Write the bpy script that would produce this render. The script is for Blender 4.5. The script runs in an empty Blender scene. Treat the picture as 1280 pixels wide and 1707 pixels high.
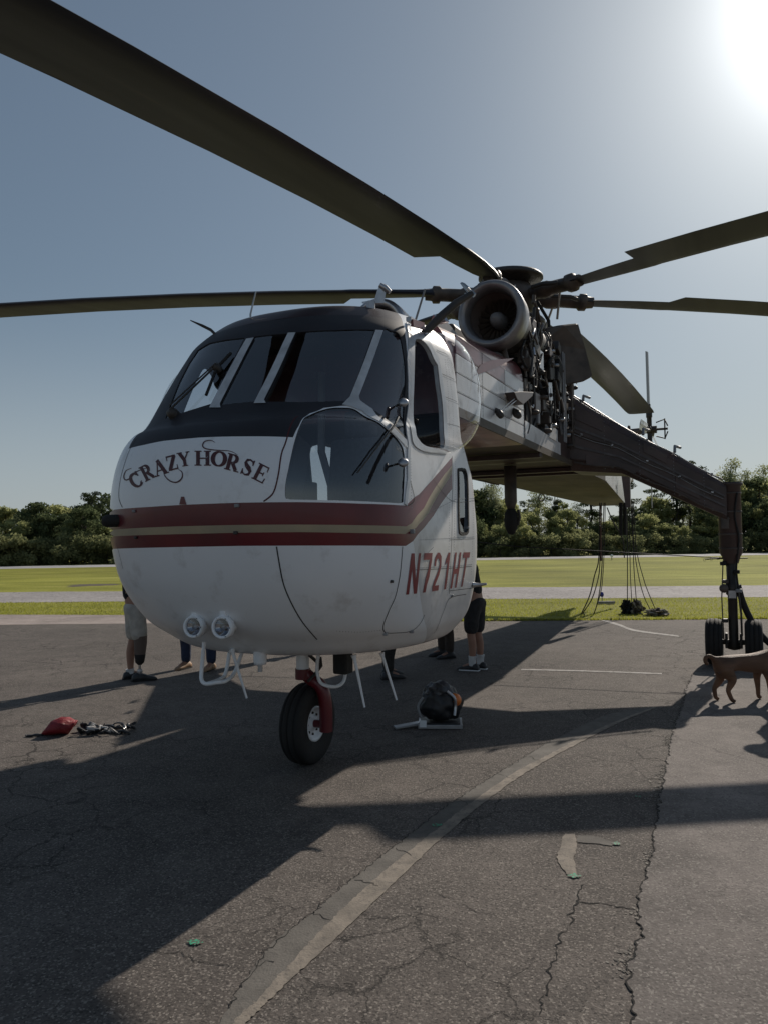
import bpy, bmesh, math, random
import numpy as np
from math import radians, sin, cos, pi, atan2, hypot, sqrt
from mathutils import Vector, Matrix, noise as mnoise
from mathutils.geometry import delaunay_2d_cdt

sc = bpy.context.scene
R = random.Random(7)

# ------------------------------------------------------------------ camera, light, exposure
PITCH = radians(2.3); ROLL = radians(0.8); CAM_H = 1.7; FPX = 1280.0; CX = 640.0; CY = 853.5
fw = np.array([0, cos(PITCH), sin(PITCH)]); up0 = np.array([0, -sin(PITCH), cos(PITCH)]); rt0 = np.array([1., 0, 0])
rt = rt0*cos(ROLL) - up0*sin(ROLL); up = up0*cos(ROLL) + rt0*sin(ROLL)
CAM = np.array([0, 0, CAM_H])
cd = bpy.data.cameras.new('camera'); cam = bpy.data.objects.new('camera', cd); sc.collection.objects.link(cam)
cam.matrix_world = Matrix(((rt[0], up[0], -fw[0], 0), (rt[1], up[1], -fw[1], 0), (rt[2], up[2], -fw[2], CAM_H), (0, 0, 0, 1)))
cd.sensor_fit = 'VERTICAL'; cd.sensor_height = 36; cd.lens = 36*FPX/1707; cd.clip_start = .05; cd.clip_end = 3000
sc.camera = cam
SUN_AZ = radians(33.0); SUN_EL = radians(32.2)
w = bpy.data.worlds.new('World'); sc.world = w; w.use_nodes = True
nt = w.node_tree; nt.nodes.clear()
sky = nt.nodes.new('ShaderNodeTexSky'); sky.sky_type = 'NISHITA'; sky.sun_disc = False
sky.sun_elevation = SUN_EL; sky.sun_rotation = SUN_AZ; sky.air_density = 1.0; sky.dust_density = 1.0; sky.ozone_density = 3.0
bg = nt.nodes.new('ShaderNodeBackground'); bg.inputs[1].default_value = 0.128
wo = nt.nodes.new('ShaderNodeOutputWorld')
hs = nt.nodes.new('ShaderNodeHueSaturation'); hs.inputs['Saturation'].default_value = .88; gm_ = nt.nodes.new('ShaderNodeGamma'); gm_.inputs[1].default_value = .68
nt.links.new(sky.outputs[0], hs.inputs['Color']); nt.links.new(hs.outputs[0], gm_.inputs[0]); tn = nt.nodes.new('ShaderNodeMix'); tn.data_type = 'RGBA'; tn.blend_type = 'MULTIPLY'; tn.inputs[0].default_value = 1; tn.inputs[7].default_value = (.87, .965, .995, 1)
nt.links.new(gm_.outputs[0], tn.inputs[6]); # pale haze layer round the whole horizon
tcw = nt.nodes.new('ShaderNodeTexCoord'); sx = nt.nodes.new('ShaderNodeSeparateXYZ'); nt.links.new(tcw.outputs['Generated'], sx.inputs[0])
hz = nt.nodes.new('ShaderNodeMapRange'); hz.interpolation_type = 'SMOOTHERSTEP'; hz.inputs[1].default_value = .34; hz.inputs[2].default_value = -.04; hz.inputs[3].default_value = 0; hz.inputs[4].default_value = .55; nt.links.new(sx.outputs[2], hz.inputs[0])
hm = nt.nodes.new('ShaderNodeMix'); hm.data_type = 'RGBA'; hm.inputs[7].default_value = (4.6, 5.0, 5.3, 1); nt.links.new(hz.outputs[0], hm.inputs[0]); nt.links.new(tn.outputs[2], hm.inputs[6]); # forward scattering glow of the haze round the sun
dp = nt.nodes.new('ShaderNodeVectorMath'); dp.operation = 'DOT_PRODUCT'; nt.links.new(tcw.outputs['Generated'], dp.inputs[0]); dp.inputs[1].default_value = (sin(SUN_AZ)*cos(SUN_EL), cos(SUN_AZ)*cos(SUN_EL), sin(SUN_EL))
acc = None
for pw, am in ((45, 3.2), (260, 16.0)):
    mxm = nt.nodes.new('ShaderNodeMath'); mxm.operation = 'MAXIMUM'; mxm.inputs[1].default_value = 0; nt.links.new(dp.outputs['Value'], mxm.inputs[0])
    pm = nt.nodes.new('ShaderNodeMath'); pm.operation = 'POWER'; pm.inputs[1].default_value = pw; nt.links.new(mxm.outputs[0], pm.inputs[0])
    sm = nt.nodes.new('ShaderNodeMath'); sm.operation = 'MULTIPLY_ADD'; sm.inputs[1].default_value = am; sm.inputs[2].default_value = 0; nt.links.new(pm.outputs[0], sm.inputs[0])
    if acc is not None: nt.links.new(acc.outputs[0], sm.inputs[2])
    acc = sm
gl_ = nt.nodes.new('ShaderNodeMix'); gl_.data_type = 'RGBA'; gl_.blend_type = 'ADD'; gl_.inputs[0].default_value = 1; gl_.clamp_result = False
cb = nt.nodes.new('ShaderNodeCombineColor')
for i_ in range(3): nt.links.new(acc.outputs[0], cb.inputs[i_])
nt.links.new(hm.outputs[2], gl_.inputs[6]); nt.links.new(cb.outputs[0], gl_.inputs[7]); nt.links.new(gl_.outputs[2], bg.inputs[0]); nt.links.new(bg.outputs[0], wo.inputs[0])
sl = bpy.data.lights.new('sun', 'SUN'); sun = bpy.data.objects.new('sun', sl); sc.collection.objects.link(sun)
sl.energy = 5.0; sl.angle = radians(.53); sl.color = (1, .91, .80)
sdir = Vector((sin(SUN_AZ)*cos(SUN_EL), cos(SUN_AZ)*cos(SUN_EL), sin(SUN_EL)))
sun.rotation_euler = (-sdir).to_track_quat('-Z', 'Y').to_euler()
sc.view_settings.view_transform = 'Standard'; sc.view_settings.look = 'None'
sc.view_settings.exposure = -0.35; sc.view_settings.gamma = 1; sc.view_settings.use_curve_mapping = False
sc.render.engine = 'CYCLES'; sc.cycles.max_bounces = 8; sc.cycles.transparent_max_bounces = 16; sc.cycles.caustics_reflective = False; sc.cycles.caustics_refractive = False

# survey helpers: where a line of sight meets the ground or an upright plane
def ray(x, y): return fw + rt*(x-CX)/FPX + up*(CY-y)/FPX
def gnd(x, y, z=0.0):
    r = ray(x, y); return CAM + r*((z-CAM_H)/r[2])
def at(x, y, depth):
    r = ray(x, y); return CAM + r*(depth/r[1])
def prn(P):
    d = P-CAM; z = d@fw; return np.stack([CX+FPX*(d@rt)/z, CY-FPX*(d@up)/z], -1)

# ------------------------------------------------------------------ mesh + object helpers
COL = sc.collection
def tag(o, label=None, cat=None, group=None, kind=None):
    if label: o['label'] = label
    if cat: o['category'] = cat
    if group: o['group'] = group
    if kind: o['kind'] = kind
    return o
def empty(name, loc=(0, 0, 0), rz=0):
    o = bpy.data.objects.new(name, None); COL.objects.link(o); o.location = loc; o.rotation_euler = (0, 0, rz); o.empty_display_size = .2
    return o
def link(name, me, parent=None):
    o = bpy.data.objects.new(name, me); COL.objects.link(o)
    if parent is not None: o.parent = parent
    return o
class MB:
    def __init__(s): s.v = []; s.f = []; s.m = []; s.mats = []; s.sm = []
    def mi(s, m):
        if m not in s.mats: s.mats.append(m)
        return s.mats.index(m)
    def add(s, V, F, m, smooth=False):
        o = len(s.v); s.v += [tuple(map(float, p)) for p in V]; k = s.mi(m)
        for f in F: s.f.append(tuple(i+o for i in f)); s.m.append(k); s.sm.append(smooth)
        return s
    def box(s, c, d, m, rot=None, taper=1.0):
        V = []
        for z in (-.5, .5):
            t = taper if z > 0 else 1
            for x, y in ((-.5, -.5), (.5, -.5), (.5, .5), (-.5, .5)): V.append(Vector((x*d[0]*t, y*d[1]*t, z*d[2])))
        if rot is not None: V = [rot @ v for v in V]
        V = [v + Vector(c) for v in V]
        return s.add(V, [(3, 2, 1, 0), (4, 5, 6, 7), (0, 1, 5, 4), (1, 2, 6, 5), (2, 3, 7, 6), (3, 0, 4, 7)], m)
    def tube(s, P, r, m, n=8, caps=True, flat=1.0):
        P = [Vector(p) for p in P]; N = len(P); rr = r if hasattr(r, '__len__') else [r]*N
        V = []; F = []
        t0 = (P[1]-P[0]).normalized(); a = t0.orthogonal().normalized()
        for i in range(N):
            t = (P[min(i+1, N-1)]-P[max(i-1, 0)]).normalized()
            a = (a - t*a.dot(t)).normalized(); b = t.cross(a)
            for j in range(n):
                q = 2*pi*j/n; V.append(P[i] + a*rr[i]*cos(q) + b*rr[i]*sin(q)*flat)
        for i in range(N-1):
            for j in range(n):
                k = (j+1) % n; F.append((i*n+j, i*n+k, (i+1)*n+k, (i+1)*n+j))
        s.add(V, F, m, True)
        if caps: s.add(V[:n], [tuple(range(n-1, -1, -1))], m); s.add(V[-n:], [tuple(range(n))], m)
        return s
    def lathe(s, prof, c, ax, m, n=24, smooth=True, closed=False):
        # prof: list of (radius, distance along axis)
        ax = Vector(ax).normalized(); a = ax.orthogonal().normalized(); b = ax.cross(a); c = Vector(c)
        V = []; F = []
        for r, h in prof:
            for j in range(n):
                q = 2*pi*j/n; V.append(c + ax*h + (a*cos(q)+b*sin(q))*max(r, 1e-4))
        L = len(prof)
        for i in range(L-1 + (1 if closed else 0)):
            i2 = (i+1) % L
            for j in range(n):
                k = (j+1) % n; F.append((i*n+j, i*n+k, i2*n+k, i2*n+j))
        return s.add(V, F, m, smooth)
    def loft(s, rings, m, smooth=False, caps=True):
        n = len(rings[0]); V = [p for r in rings for p in r]; F = []
        for i in range(len(rings)-1):
            for j in range(n):
                k = (j+1) % n; F.append((i*n+j, i*n+k, (i+1)*n+k, (i+1)*n+j))
        s.add(V, F, m, smooth)
        if caps: s.add(rings[0], [tuple(range(n-1, -1, -1))], m); s.add(rings[-1], [tuple(range(n))], m)
        return s
    def prism(s, poly, ex, m):
        # poly list of 3D pts, extruded by vector ex
        ex = Vector(ex); A = [Vector(p) for p in poly]; B = [p+ex for p in A]; n = len(A)
        s.add(A+B, [tuple(range(n-1, -1, -1)), tuple(range(n, 2*n))] + [(i, (i+1) % n, n+(i+1) % n, n+i) for i in range(n)], m)
        return s
    def mesh(s, name):
        me = bpy.data.meshes.new(name); me.from_pydata(s.v, [], s.f)
        for mm in s.mats: me.materials.append(mm)
        me.polygons.foreach_set('material_index', s.m); me.polygons.foreach_set('use_smooth', s.sm); me.update(); return me
    def build(s, name, parent=None, fix=True, bevel=0):
        me = s.mesh(name)
        if fix:
            b = bmesh.new(); b.from_mesh(me); bmesh.ops.recalc_face_normals(b, faces=b.faces); b.to_mesh(me); b.free()
        o = link(name, me, parent)
        if bevel:
            md = o.modifiers.new('bevel', 'BEVEL'); md.width = bevel; md.segments = 2; md.limit_method = 'ANGLE'
        return o
def copy_tree(o, parent=None, top=True):
    c = o.copy(); COL.objects.link(c)
    if parent is not None: c.parent = parent
    for ch in list(o.children): copy_tree(ch, c)
    return c

# ------------------------------------------------------------------ materials
def node(nt, t, **kw):
    n = nt.nodes.new(t)
    for k, v in kw.items():
        if k.startswith('i_'): n.inputs[int(k[2:])].default_value = v
        else: setattr(n, k, v)
    return n
def mat(name, c, rough=.5, metal=0, c2=None, scale=3, amount=.5, bump=0, bscale=40, coat=0, detail=6, lo=.35, hi=.65, dirt=None, dscale=1.2, dlo=.55, dhi=.75, stretch=(1, 1, 1), spec=.5):
    m = bpy.data.materials.new(name); m.use_nodes = True; nt = m.node_tree; b = nt.nodes['Principled BSDF']; L = nt.links.new
    b.inputs['Roughness'].default_value = rough; b.inputs['Metallic'].default_value = metal
    b.inputs['Coat Weight'].default_value = coat; b.inputs['Coat Roughness'].default_value = .08
    b.inputs['Specular IOR Level'].default_value = spec
    b.inputs['Base Color'].default_value = (*c, 1)
    tc = node(nt, 'ShaderNodeTexCoord'); mp = node(nt, 'ShaderNodeMapping'); mp.inputs['Scale'].default_value = stretch
    L(tc.outputs['Object'], mp.inputs[0])
    out = None
    if c2 is not None:
        nz = node(nt, 'ShaderNodeTexNoise'); nz.inputs['Scale'].default_value = scale; nz.inputs['Detail'].default_value = detail; L(mp.outputs[0], nz.inputs['Vector'])
        rp = node(nt, 'ShaderNodeValToRGB'); rp.color_ramp.elements[0].position = lo; rp.color_ramp.elements[1].position = hi
        rp.color_ramp.elements[0].color = (*c, 1); rp.color_ramp.elements[1].color = (*c2, 1); L(nz.outputs['Fac'], rp.inputs[0]); out = rp.outputs[0]
        L(out, b.inputs['Base Color'])
        mr = node(nt, 'ShaderNodeMapRange'); mr.inputs[3].default_value = max(rough-.08, .02); mr.inputs[4].default_value = min(rough+.12, 1); L(nz.outputs['Fac'], mr.inputs[0]); L(mr.outputs[0], b.inputs['Roughness'])
    if dirt is not None:
        n2 = node(nt, 'ShaderNodeTexNoise'); n2.inputs['Scale'].default_value = dscale; n2.inputs['Detail'].default_value = 9; n2.inputs['Roughness'].default_value = .65; L(mp.outputs[0], n2.inputs['Vector'])
        r2 = node(nt, 'ShaderNodeMapRange'); r2.inputs[1].default_value = dlo; r2.inputs[2].default_value = dhi; L(n2.outputs['Fac'], r2.inputs[0])
        mx = node(nt, 'ShaderNodeMix', data_type='RGBA'); mx.inputs[7].default_value = (*dirt, 1); L(r2.outputs[0], mx.inputs[0])
        if out is not None: L(out, mx.inputs[6])
        else: mx.inputs[6].default_value = (*c, 1)
        L(mx.outputs[2], b.inputs['Base Color'])
    if bump:
        n3 = node(nt, 'ShaderNodeTexNoise'); n3.inputs['Scale'].default_value = bscale; n3.inputs['Detail'].default_value = 4; L(mp.outputs[0], n3.inputs['Vector'])
        bp = node(nt, 'ShaderNodeBump'); bp.inputs['Strength'].default_value = 1; bp.inputs['Distance'].default_value = bump; L(n3.outputs['Fac'], bp.inputs['Height']); L(bp.outputs[0], b.inputs['Normal'])
    return m
def glass(name, tint=(.5, .55, .6), ior=1.45, rough=.0, glossmul=1.0, power=5.0):
    """thin clear sheet: tinted transparency with a mirror share that grows towards grazing view, the same from both sides"""
    m = bpy.data.materials.new(name); m.use_nodes = True; nt = m.node_tree; nt.nodes.clear(); L = nt.links.new
    o = node(nt, 'ShaderNodeOutputMaterial'); t = node(nt, 'ShaderNodeBsdfTransparent'); t.inputs[0].default_value = (*tint, 1)
    g = node(nt, 'ShaderNodeBsdfGlossy'); g.inputs['Roughness'].default_value = rough; g.inputs[0].default_value = (glossmul, glossmul, glossmul, 1)
    lw_ = node(nt, 'ShaderNodeLayerWeight'); lw_.inputs[0].default_value = .5; pw = node(nt, 'ShaderNodeMath', operation='POWER'); pw.inputs[1].default_value = power; L(lw_.outputs['Facing'], pw.inputs[0])
    f0 = ((ior-1)/(ior+1))**2*2; ma = node(nt, 'ShaderNodeMath', operation='MULTIPLY_ADD'); ma.inputs[1].default_value = 1-f0; ma.inputs[2].default_value = f0; ma.use_clamp = True; L(pw.outputs[0], ma.inputs[0]); x = node(nt, 'ShaderNodeMixShader')
    L(ma.outputs[0], x.inputs[0]); L(t.outputs[0], x.inputs[1]); L(g.outputs[0], x.inputs[2]); L(x.outputs[0], o.inputs[0]); return m

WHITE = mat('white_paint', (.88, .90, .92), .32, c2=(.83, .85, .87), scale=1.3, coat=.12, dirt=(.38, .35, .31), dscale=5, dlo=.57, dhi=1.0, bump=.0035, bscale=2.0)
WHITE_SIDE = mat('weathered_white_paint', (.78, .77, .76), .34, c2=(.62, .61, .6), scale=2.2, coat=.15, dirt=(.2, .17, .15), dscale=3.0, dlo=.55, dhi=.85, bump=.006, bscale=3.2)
RED = mat('dark_red_paint', (.15, .014, .02), .34, c2=(.10, .012, .018), scale=3, coat=.15, bump=.003, bscale=2.0)
TAN = mat('tan_stripe_paint', (.42, .34, .22), .45, c2=(.34, .29, .2), scale=5)
BLACK_PAINT = mat('black_cowl_paint', (.014, .014, .018), .55, c2=(.022, .02, .024), scale=4)
MAROON = mat('dark_maroon_roof_paint', (.03, .012, .014), .45, c2=(.02, .012, .014), scale=3, coat=.1)
FRAMEW = mat('pale_grey_frame_paint', (.58, .61, .64), .3, c2=(.42, .44, .46), scale=9)
DARK = mat('dark_metal', (.028, .025, .023), .5, c2=(.05, .042, .036), scale=6, bump=.002)
OILY = mat('oily_brown_metal', (.12, .095, .078), .5, c2=(.055, .046, .04), scale=5, dirt=(.1, .08, .065), dscale=8)  # base tone lifted to stand in for the pale lens veil over the machinery
OLIVE = mat('soot_stained_underside', (.13, .10, .07), .6, c2=(.075, .06, .042), scale=1.3, dirt=(.04, .036, .03), dscale=1.6, dlo=.45, dhi=.75, bump=.006, bscale=2.5, stretch=(.5, 1, 1))
BROWN = mat('dark_brown_paint', (.085, .052, .046), .42, c2=(.05, .036, .033), scale=3, dirt=(.09, .075, .065), dscale=4, bump=.004, bscale=3)  # brown also lightened to carry the veil of stray light
BLADE = mat('blade_grey_paint', (.027, .029, .040), .5, c2=(.02, .022, .031), scale=1.2, dirt=(.075, .05, .04), dscale=3, dlo=.6, dhi=.85, stretch=(.25, 3, 1))
STEEL = mat('steel', (.42, .42, .42), .28, 1, c2=(.3, .3, .3), scale=12)
ALU = mat('brushed_aluminium', (.55, .56, .58), .35, .9, c2=(.4, .4, .42), scale=8)
GREY = mat('grey_paint', (.3, .31, .32), .45, c2=(.2, .2, .21), scale=7)
RUBBER = mat('black_rubber', (.014, .014, .014), .8, c2=(.024, .022, .02), scale=9, bump=.003, bscale=60)
LINING = mat('dark_cabin_lining', (.012, .012, .014), .9, c2=(.018, .018, .02), scale=6)
SEATF = mat('dark_seat_fabric', (.10, .10, .11), .9, c2=(.06, .06, .065), scale=30)
CHROME = mat('mirror_reflector', (.42, .42, .44), .06, 1)
PANE = glass('tinted_window_glass', (.62, .66, .70), 1.75)
CHIN = glass('chin_window_glass', (.78, .81, .84), 1.7)
BUBBLE = glass('clear_bubble_acrylic', (.95, .96, .97), 1.3, power=4.0)
# ------------------------------------------------------------------ helicopter frame: x forward, y to port, z up, origin under the nose strut
TH = radians(25); O3 = np.array([-.65, 5.95, 0.])
FX = np.array([-sin(TH), -cos(TH), 0]); PY = np.array([cos(TH), -sin(TH), 0]); ZZ = np.array([0, 0, 1.])
def wl(p): p = np.asarray(p, float); return O3 + p[..., 0:1]*FX + p[..., 1:2]*PY + p[..., 2:3]*ZZ
def lw(P): d = np.asarray(P, float)-O3; return np.stack([d@FX, d@PY, d[..., 2]], -1)
K = np.array([[0.907, -0.073, 0.093, -0.264, 2.2], [0.926, 0.386, 0.591, -0.519, 2.2], [0.948, 0.668, 0.92, -0.703, 2.3], [1.062, 0.863, 1.055, -0.84, 2.4], [1.198, 1.039, 1.106, -0.947, 2.5], [1.45, 1.209, 1.148, -0.984, 2.6], [1.75, 1.302, 1.156, -1.007, 2.6], [2.0, 1.322, 1.135, -1.026, 2.6], [2.2, 1.302, 1.115, -1.036, 2.6], [2.36, 1.249, 1.093, -0.988, 2.6], [2.47, 1.163, 1.075, -0.955, 2.6], [2.56, 1.02, 1.058, -0.935, 2.7], [2.85, 0.802, 1.039, -0.934, 2.8], [3.102, 0.624, 1.013, -0.938, 2.8], [3.269, 0.493, 0.974, -0.939, 2.8], [3.44, 0.29, 0.845, -0.935, 2.6], [3.468, 0.10, 0.608, -0.907, 2.4], [3.486, -0.098, 0.243, -0.814, 2.2]])
def kv(v):
    v = np.clip(np.asarray(v, float), 0, 1)*(len(K)-1)
    i = np.clip(np.floor(v).astype(int), 0, len(K)-2); f = (v-i)[..., None]
    p0 = K[np.clip(i-1, 0, None)]; p1 = K[i]; p2 = K[i+1]; p3 = K[np.clip(i+2, None, len(K)-1)]
    m1 = (p2-p0)/2; m2 = (p3-p1)/2
    return (2*f**3-3*f**2+1)*p1+(f**3-2*f**2+f)*m1+(-2*f**3+3*f**2)*p2+(f**3-f**2)*m2
def surf(u, v):
    k = kv(v); z, Fr, W, B, N = [k[..., j] for j in range(5)]
    x0 = np.minimum(Fr-.25, np.maximum(Fr-1.0, B+.3)); x0 = np.where(Fr-B < .6, (Fr+B)/2, x0)
    u = np.asarray(u, float); a = (u-.5)*2; s = np.sign(a); b = abs(a)
    th = np.clip(b/.55, 0, 1)*pi/2
    cx = np.abs(np.cos(th))**(2/N); sy = np.abs(np.sin(th))**(2/N)
    RR = np.minimum(.22, W*.5); xf = x0+(Fr-x0)*cx; yf = W*sy
    g = np.clip((b-.55)/.25, 0, 1); xs = x0+(B+RR-x0)*g
    h = np.clip((b-.80)/.1, 0, 1)*pi/2; xr = B+RR-RR*np.sin(h); yr = W-RR+RR*np.cos(h)
    e = np.clip((b-.9)/.1, 0, 1); yr = yr*(1-e)
    x = np.where(b < .55, xf, np.where(b < .8, xs, xr)); y = np.where(b < .55, yf, np.where(b < .8, W, yr))
    return np.stack([x, s*y, z+0*x], -1)
def snorm(u, v):
    u = np.asarray(u, float); v = np.asarray(v, float); e = 2e-3
    uu = np.clip(u, .004, .996); vv = np.clip(v, .004, .996)
    uu = np.where(abs(uu-.5) < 2.5e-3, .5+2.6e-3, uu)
    du = surf(uu+e, vv)-surf(uu-e, vv); dv = surf(uu, vv+e)-surf(uu, vv-e)
    n = np.cross(du, dv); n /= np.maximum(np.linalg.norm(n, axis=-1, keepdims=True), 1e-9)
    return n
_U, _V = np.meshgrid(np.linspace(.12, .92, 401), np.linspace(0.02, .99, 421))
_P = prn(wl(surf(_U, _V))); _Nn = snorm(_U, _V); _W = wl(surf(_U, _V)); _nw = _Nn[..., 0:1]*FX+_Nn[..., 1:2]*PY+_Nn[..., 2:3]*ZZ
_face = ((CAM-_W)*_nw).sum(-1) > 0
if _face.mean() < .1 or ((surf(np.array(.5), np.array(.4))+snorm(np.array(.503), np.array(.4))*.1)[0] < surf(np.array(.5), np.array(.4))[0]):
    SN = -1
else: SN = 1
_face = ((CAM-_W)*_nw*SN).sum(-1) > 0
def uv(pts):
    """surface parameters of the skin under given sight lines"""
    out = []
    for q in pts:
        q = np.array(q, float); d = ((_P-q)**2).sum(-1); d = np.where(_face, d, 1e12); i = np.unravel_index(d.argmin(), d.shape)
        u, v = _U[i], _V[i]
        for _ in range(6):
            p = prn(wl(surf(u, v))); e = 1e-4
            J = np.stack([(prn(wl(surf(u+e, v)))-p)/e, (prn(wl(surf(u, v+e)))-p)/e], 1)
            try: st = np.linalg.solve(J, q-p)
            except Exception: break
            st = np.clip(st, -.02, .02); u = min(max(u+st[0], 0.01), .99); v = min(max(v+st[1], 0.005), .995)
        p = prn(wl(surf(u, v)))
        if ((p-q)**2).sum() > d[i]: u, v = _U[i], _V[i]
        out.append((float(u), float(v)))
    return out
def dens(P, n=6, closed=True):
    out = []; L = len(P)
    for i in range(L if closed else L-1):
        a = P[i]; b = P[(i+1) % L]
        for k in range(n): out.append((a[0]+(b[0]-a[0])*k/n, a[1]+(b[1]-a[1])*k/n))
    if not closed: out.append(tuple(P[-1]))
    return out
def smooth(P, closed=True, n=6):
    P = [np.array(p, float) for p in P]; L = len(P); out = []
    for i in range(L if closed else L-1):
        p0 = P[(i-1) % L] if closed else P[max(i-1, 0)]; p1 = P[i]; p2 = P[(i+1) % L]; p3 = P[(i+2) % L] if closed else P[min(i+2, L-1)]
        for k in range(n):
            t = k/n; out.append(tuple(.5*((2*p1)+(-p0+p2)*t+(2*p0-5*p1+4*p2-p3)*t*t+(-p0+3*p1-3*p2+p3)*t**3)))
    if not closed: out.append(tuple(P[-1]))
    return out
def inside(poly, X, Y):
    poly = np.asarray(poly); x1 = poly[:, 0]; y1 = poly[:, 1]; x2 = np.roll(x1, -1); y2 = np.roll(y1, -1)
    X = np.asarray(X)[:, None]; Y = np.asarray(Y)[:, None]
    c = ((y1 > Y) != (y2 > Y)) & (X < (x2-x1)*(Y-y1)/(y2-y1+1e-15)+x1)
    return c.sum(1) % 2 == 1
SU, SV = 8.0, 4.0
def cdt(polys, grid_pts, lines=()):
    """constrained triangulation of closed polylines + loose points -> (pts, tris) in u,v"""
    V = []; E = []
    for p in polys:
        o = len(V); V += [Vector((a*SU, b*SV)) for a, b in p]; E += [(o+i, o+(i+1) % len(p)) for i in range(len(p))]
    for p in lines:
        o = len(V); V += [Vector((a*SU, b*SV)) for a, b in p]; E += [(o+i, o+i+1) for i in range(len(p)-1)]
    V += [Vector((a*SU, b*SV)) for a, b in grid_pts]
    r = delaunay_2d_cdt(V, E, [], 0, 1e-5)
    P = np.array([(p[0]/SU, p[1]/SV) for p in r[0]]); T = np.array([f for f in r[2] if len(f) == 3])
    return P, T
def patch_obj(name, P, T, mats, midx, parent, off=0.0, normals=True, flip=False):
    used = np.unique(T); rm = -np.ones(len(P), int); rm[used] = np.arange(len(used)); T2 = rm[T]; P2 = P[used]
    X = surf(P2[:, 0], P2[:, 1]); N = snorm(P2[:, 0], P2[:, 1])*SN; X = X+N*off
    a = X[T2[:, 0]]; fn = np.cross(X[T2[:, 1]]-a, X[T2[:, 2]]-a); nn = N[T2[:, 0]]
    bad = ((fn*nn).sum(1) < 0) != flip; T2[bad] = T2[bad][:, ::-1]
    me = bpy.data.meshes.new(name); me.from_pydata(X.tolist(), [], T2.tolist())
    for m in mats: me.materials.append(m)
    me.polygons.foreach_set('material_index', np.asarray(midx, dtype=np.int32)); me.polygons.foreach_set('use_smooth', [True]*len(T2)); me.update()
    if normals: me.normals_split_custom_set_from_vertices((-N if flip else N).tolist())
    return link(name, me, parent)
def gridpts(u0, u1, v0, v1, nu, nv): return [(u0+(u1-u0)*(i+.5)/nu, v0+(v1-v0)*(j+.5)/nv) for i in range(nu) for j in range(nv)]
def fill_patch(name, polys, m, parent, off, du=.006, dv=.012):
    """union of the closed u,v polygons as one thin skin lying on the cab"""
    A = np.concatenate([np.array(p) for p in polys]); u0, v0 = A.min(0); u1, v1 = A.max(0)
    nu = max(2, int((u1-u0)/du)); nv = max(2, int((v1-v0)/dv))
    P, T = cdt(polys, gridpts(u0, u1, v0, v1, nu, nv)); c = P[T].mean(1); k = np.zeros(len(T), bool)
    for p in polys: k |= inside(p, c[:, 0], c[:, 1])
    return patch_obj(name, P, T[k], [m], [0]*int(k.sum()), parent, off)
def strip(name, line, width, m, parent, off=.002, closed=False, thick=0):
    """ribbon of given width (m) following a u,v line on the cab skin"""
    L = np.array(line); X = surf(L[:, 0], L[:, 1]); N = snorm(L[:, 0], L[:, 1])*SN
    T = np.gradient(X, axis=0) if not closed else np.roll(X, -1, 0)-np.roll(X, 1, 0)
    T /= np.maximum(np.linalg.norm(T, axis=1, keepdims=True), 1e-9); S = np.cross(T, N)
    A = X+S*width/2+N*off; B = X-S*width/2+N*off; n = len(L); mb = MB()
    if thick:
        A2 = A-N*thick; B2 = B-N*thick; rings = [[A[i], B[i], B2[i], A2[i]] for i in range(n)]
        V = [p for r in rings for p in r]; F = []
        for i in range(n if closed else n-1):
            j = (i+1) % n
            for k in range(4): F.append((i*4+k, i*4+(k+1) % 4, j*4+(k+1) % 4, j*4+k))
        mb.add(V, F, m)
    else:
        V = list(A)+list(B); F = [(i, (i+1) % n, n+(i+1) % n, n+i) for i in range(n if closed else n-1)]; mb.add(V, F, m, True)
    return mb.build(name, parent)

heli = empty('helicopter', tuple(O3), radians(245))
tag(heli, 'white and red heavy lift helicopter with drooping rotor blades parked on the asphalt apron', 'helicopter')

# ---- openings and paint boundaries traced on the skin
u_ = uv
chin = smooth(u_([(476, 828), (476.5, 805), (481.6, 780), (489, 745), (499.5, 712), (517, 691.5), (540, 682.7), (570, 679.5), (596, 685), (624, 700.5), (648, 718), (665, 736), (673, 754), (674, 790), (672, 830), (669, 838), (650, 838), (588, 835), (500, 833), (482, 832)]))
paneA = dens(u_([(276, 698), (287, 668), (300, 636), (316, 605), (330, 584), (350, 572), (380, 566), (408, 563), (353, 673), (330, 680), (305, 688)]), 5)
paneB = dens(u_([(425, 561), (480, 556), (425, 669), (400, 671.5), (368, 675)]), 5)
paneC = dens(u_([(494, 554), (560, 550.5), (624, 550), (580, 668), (540, 669.5), (500, 670.5), (442, 669.5)]), 5)
paneD = smooth(u_([(640, 551), (652, 552), (664, 556), (672, 585), (676, 640), (676.5, 725), (660, 712), (640, 695), (618, 680), (598, 663), (614, 618)]), n=5)
side = smooth(u_([(690, 572), (698, 566), (708, 573), (716, 585), (724, 603), (731, 638), (737, 690), (739, 730), (738, 746), (726, 747), (707, 743), (695, 731), (690, 712), (688.5, 640)]))
aftw = smooth(u_([(762.5, 787), (765.5, 783), (770, 783), (775.5, 788), (778.5, 830), (779, 875), (778, 887), (773, 890), (767, 889), (764, 880), (763, 830)]))
mir = lambda P: [(1-a, b) for a, b in P]
side_s = mir(side); aftw_s = mir(aftw)
def box_uv(u0, u1, v0, v1, r=.25):
    return smooth([(u0+(u1-u0)*a, v0+(v1-v0)*b) for a, b in ((.0, .12), (.06, 0), (.5, 0), (.94, 0), (1, .12), (1, .5), (1, .88), (.94, 1), (.5, 1), (.06, 1), (0, .88), (0, .5))], n=3)
rear_w = box_uv(.002, .027, .43, .655)     # aft facing window, starboard half of the rear wall
holes = dict(windshield_pane=[paneA, paneB, paneC, paneD], chin_window=[chin], side_window=[side, side_s], aft_window=[aftw, aftw_s], rear_window=[rear_w])
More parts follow.
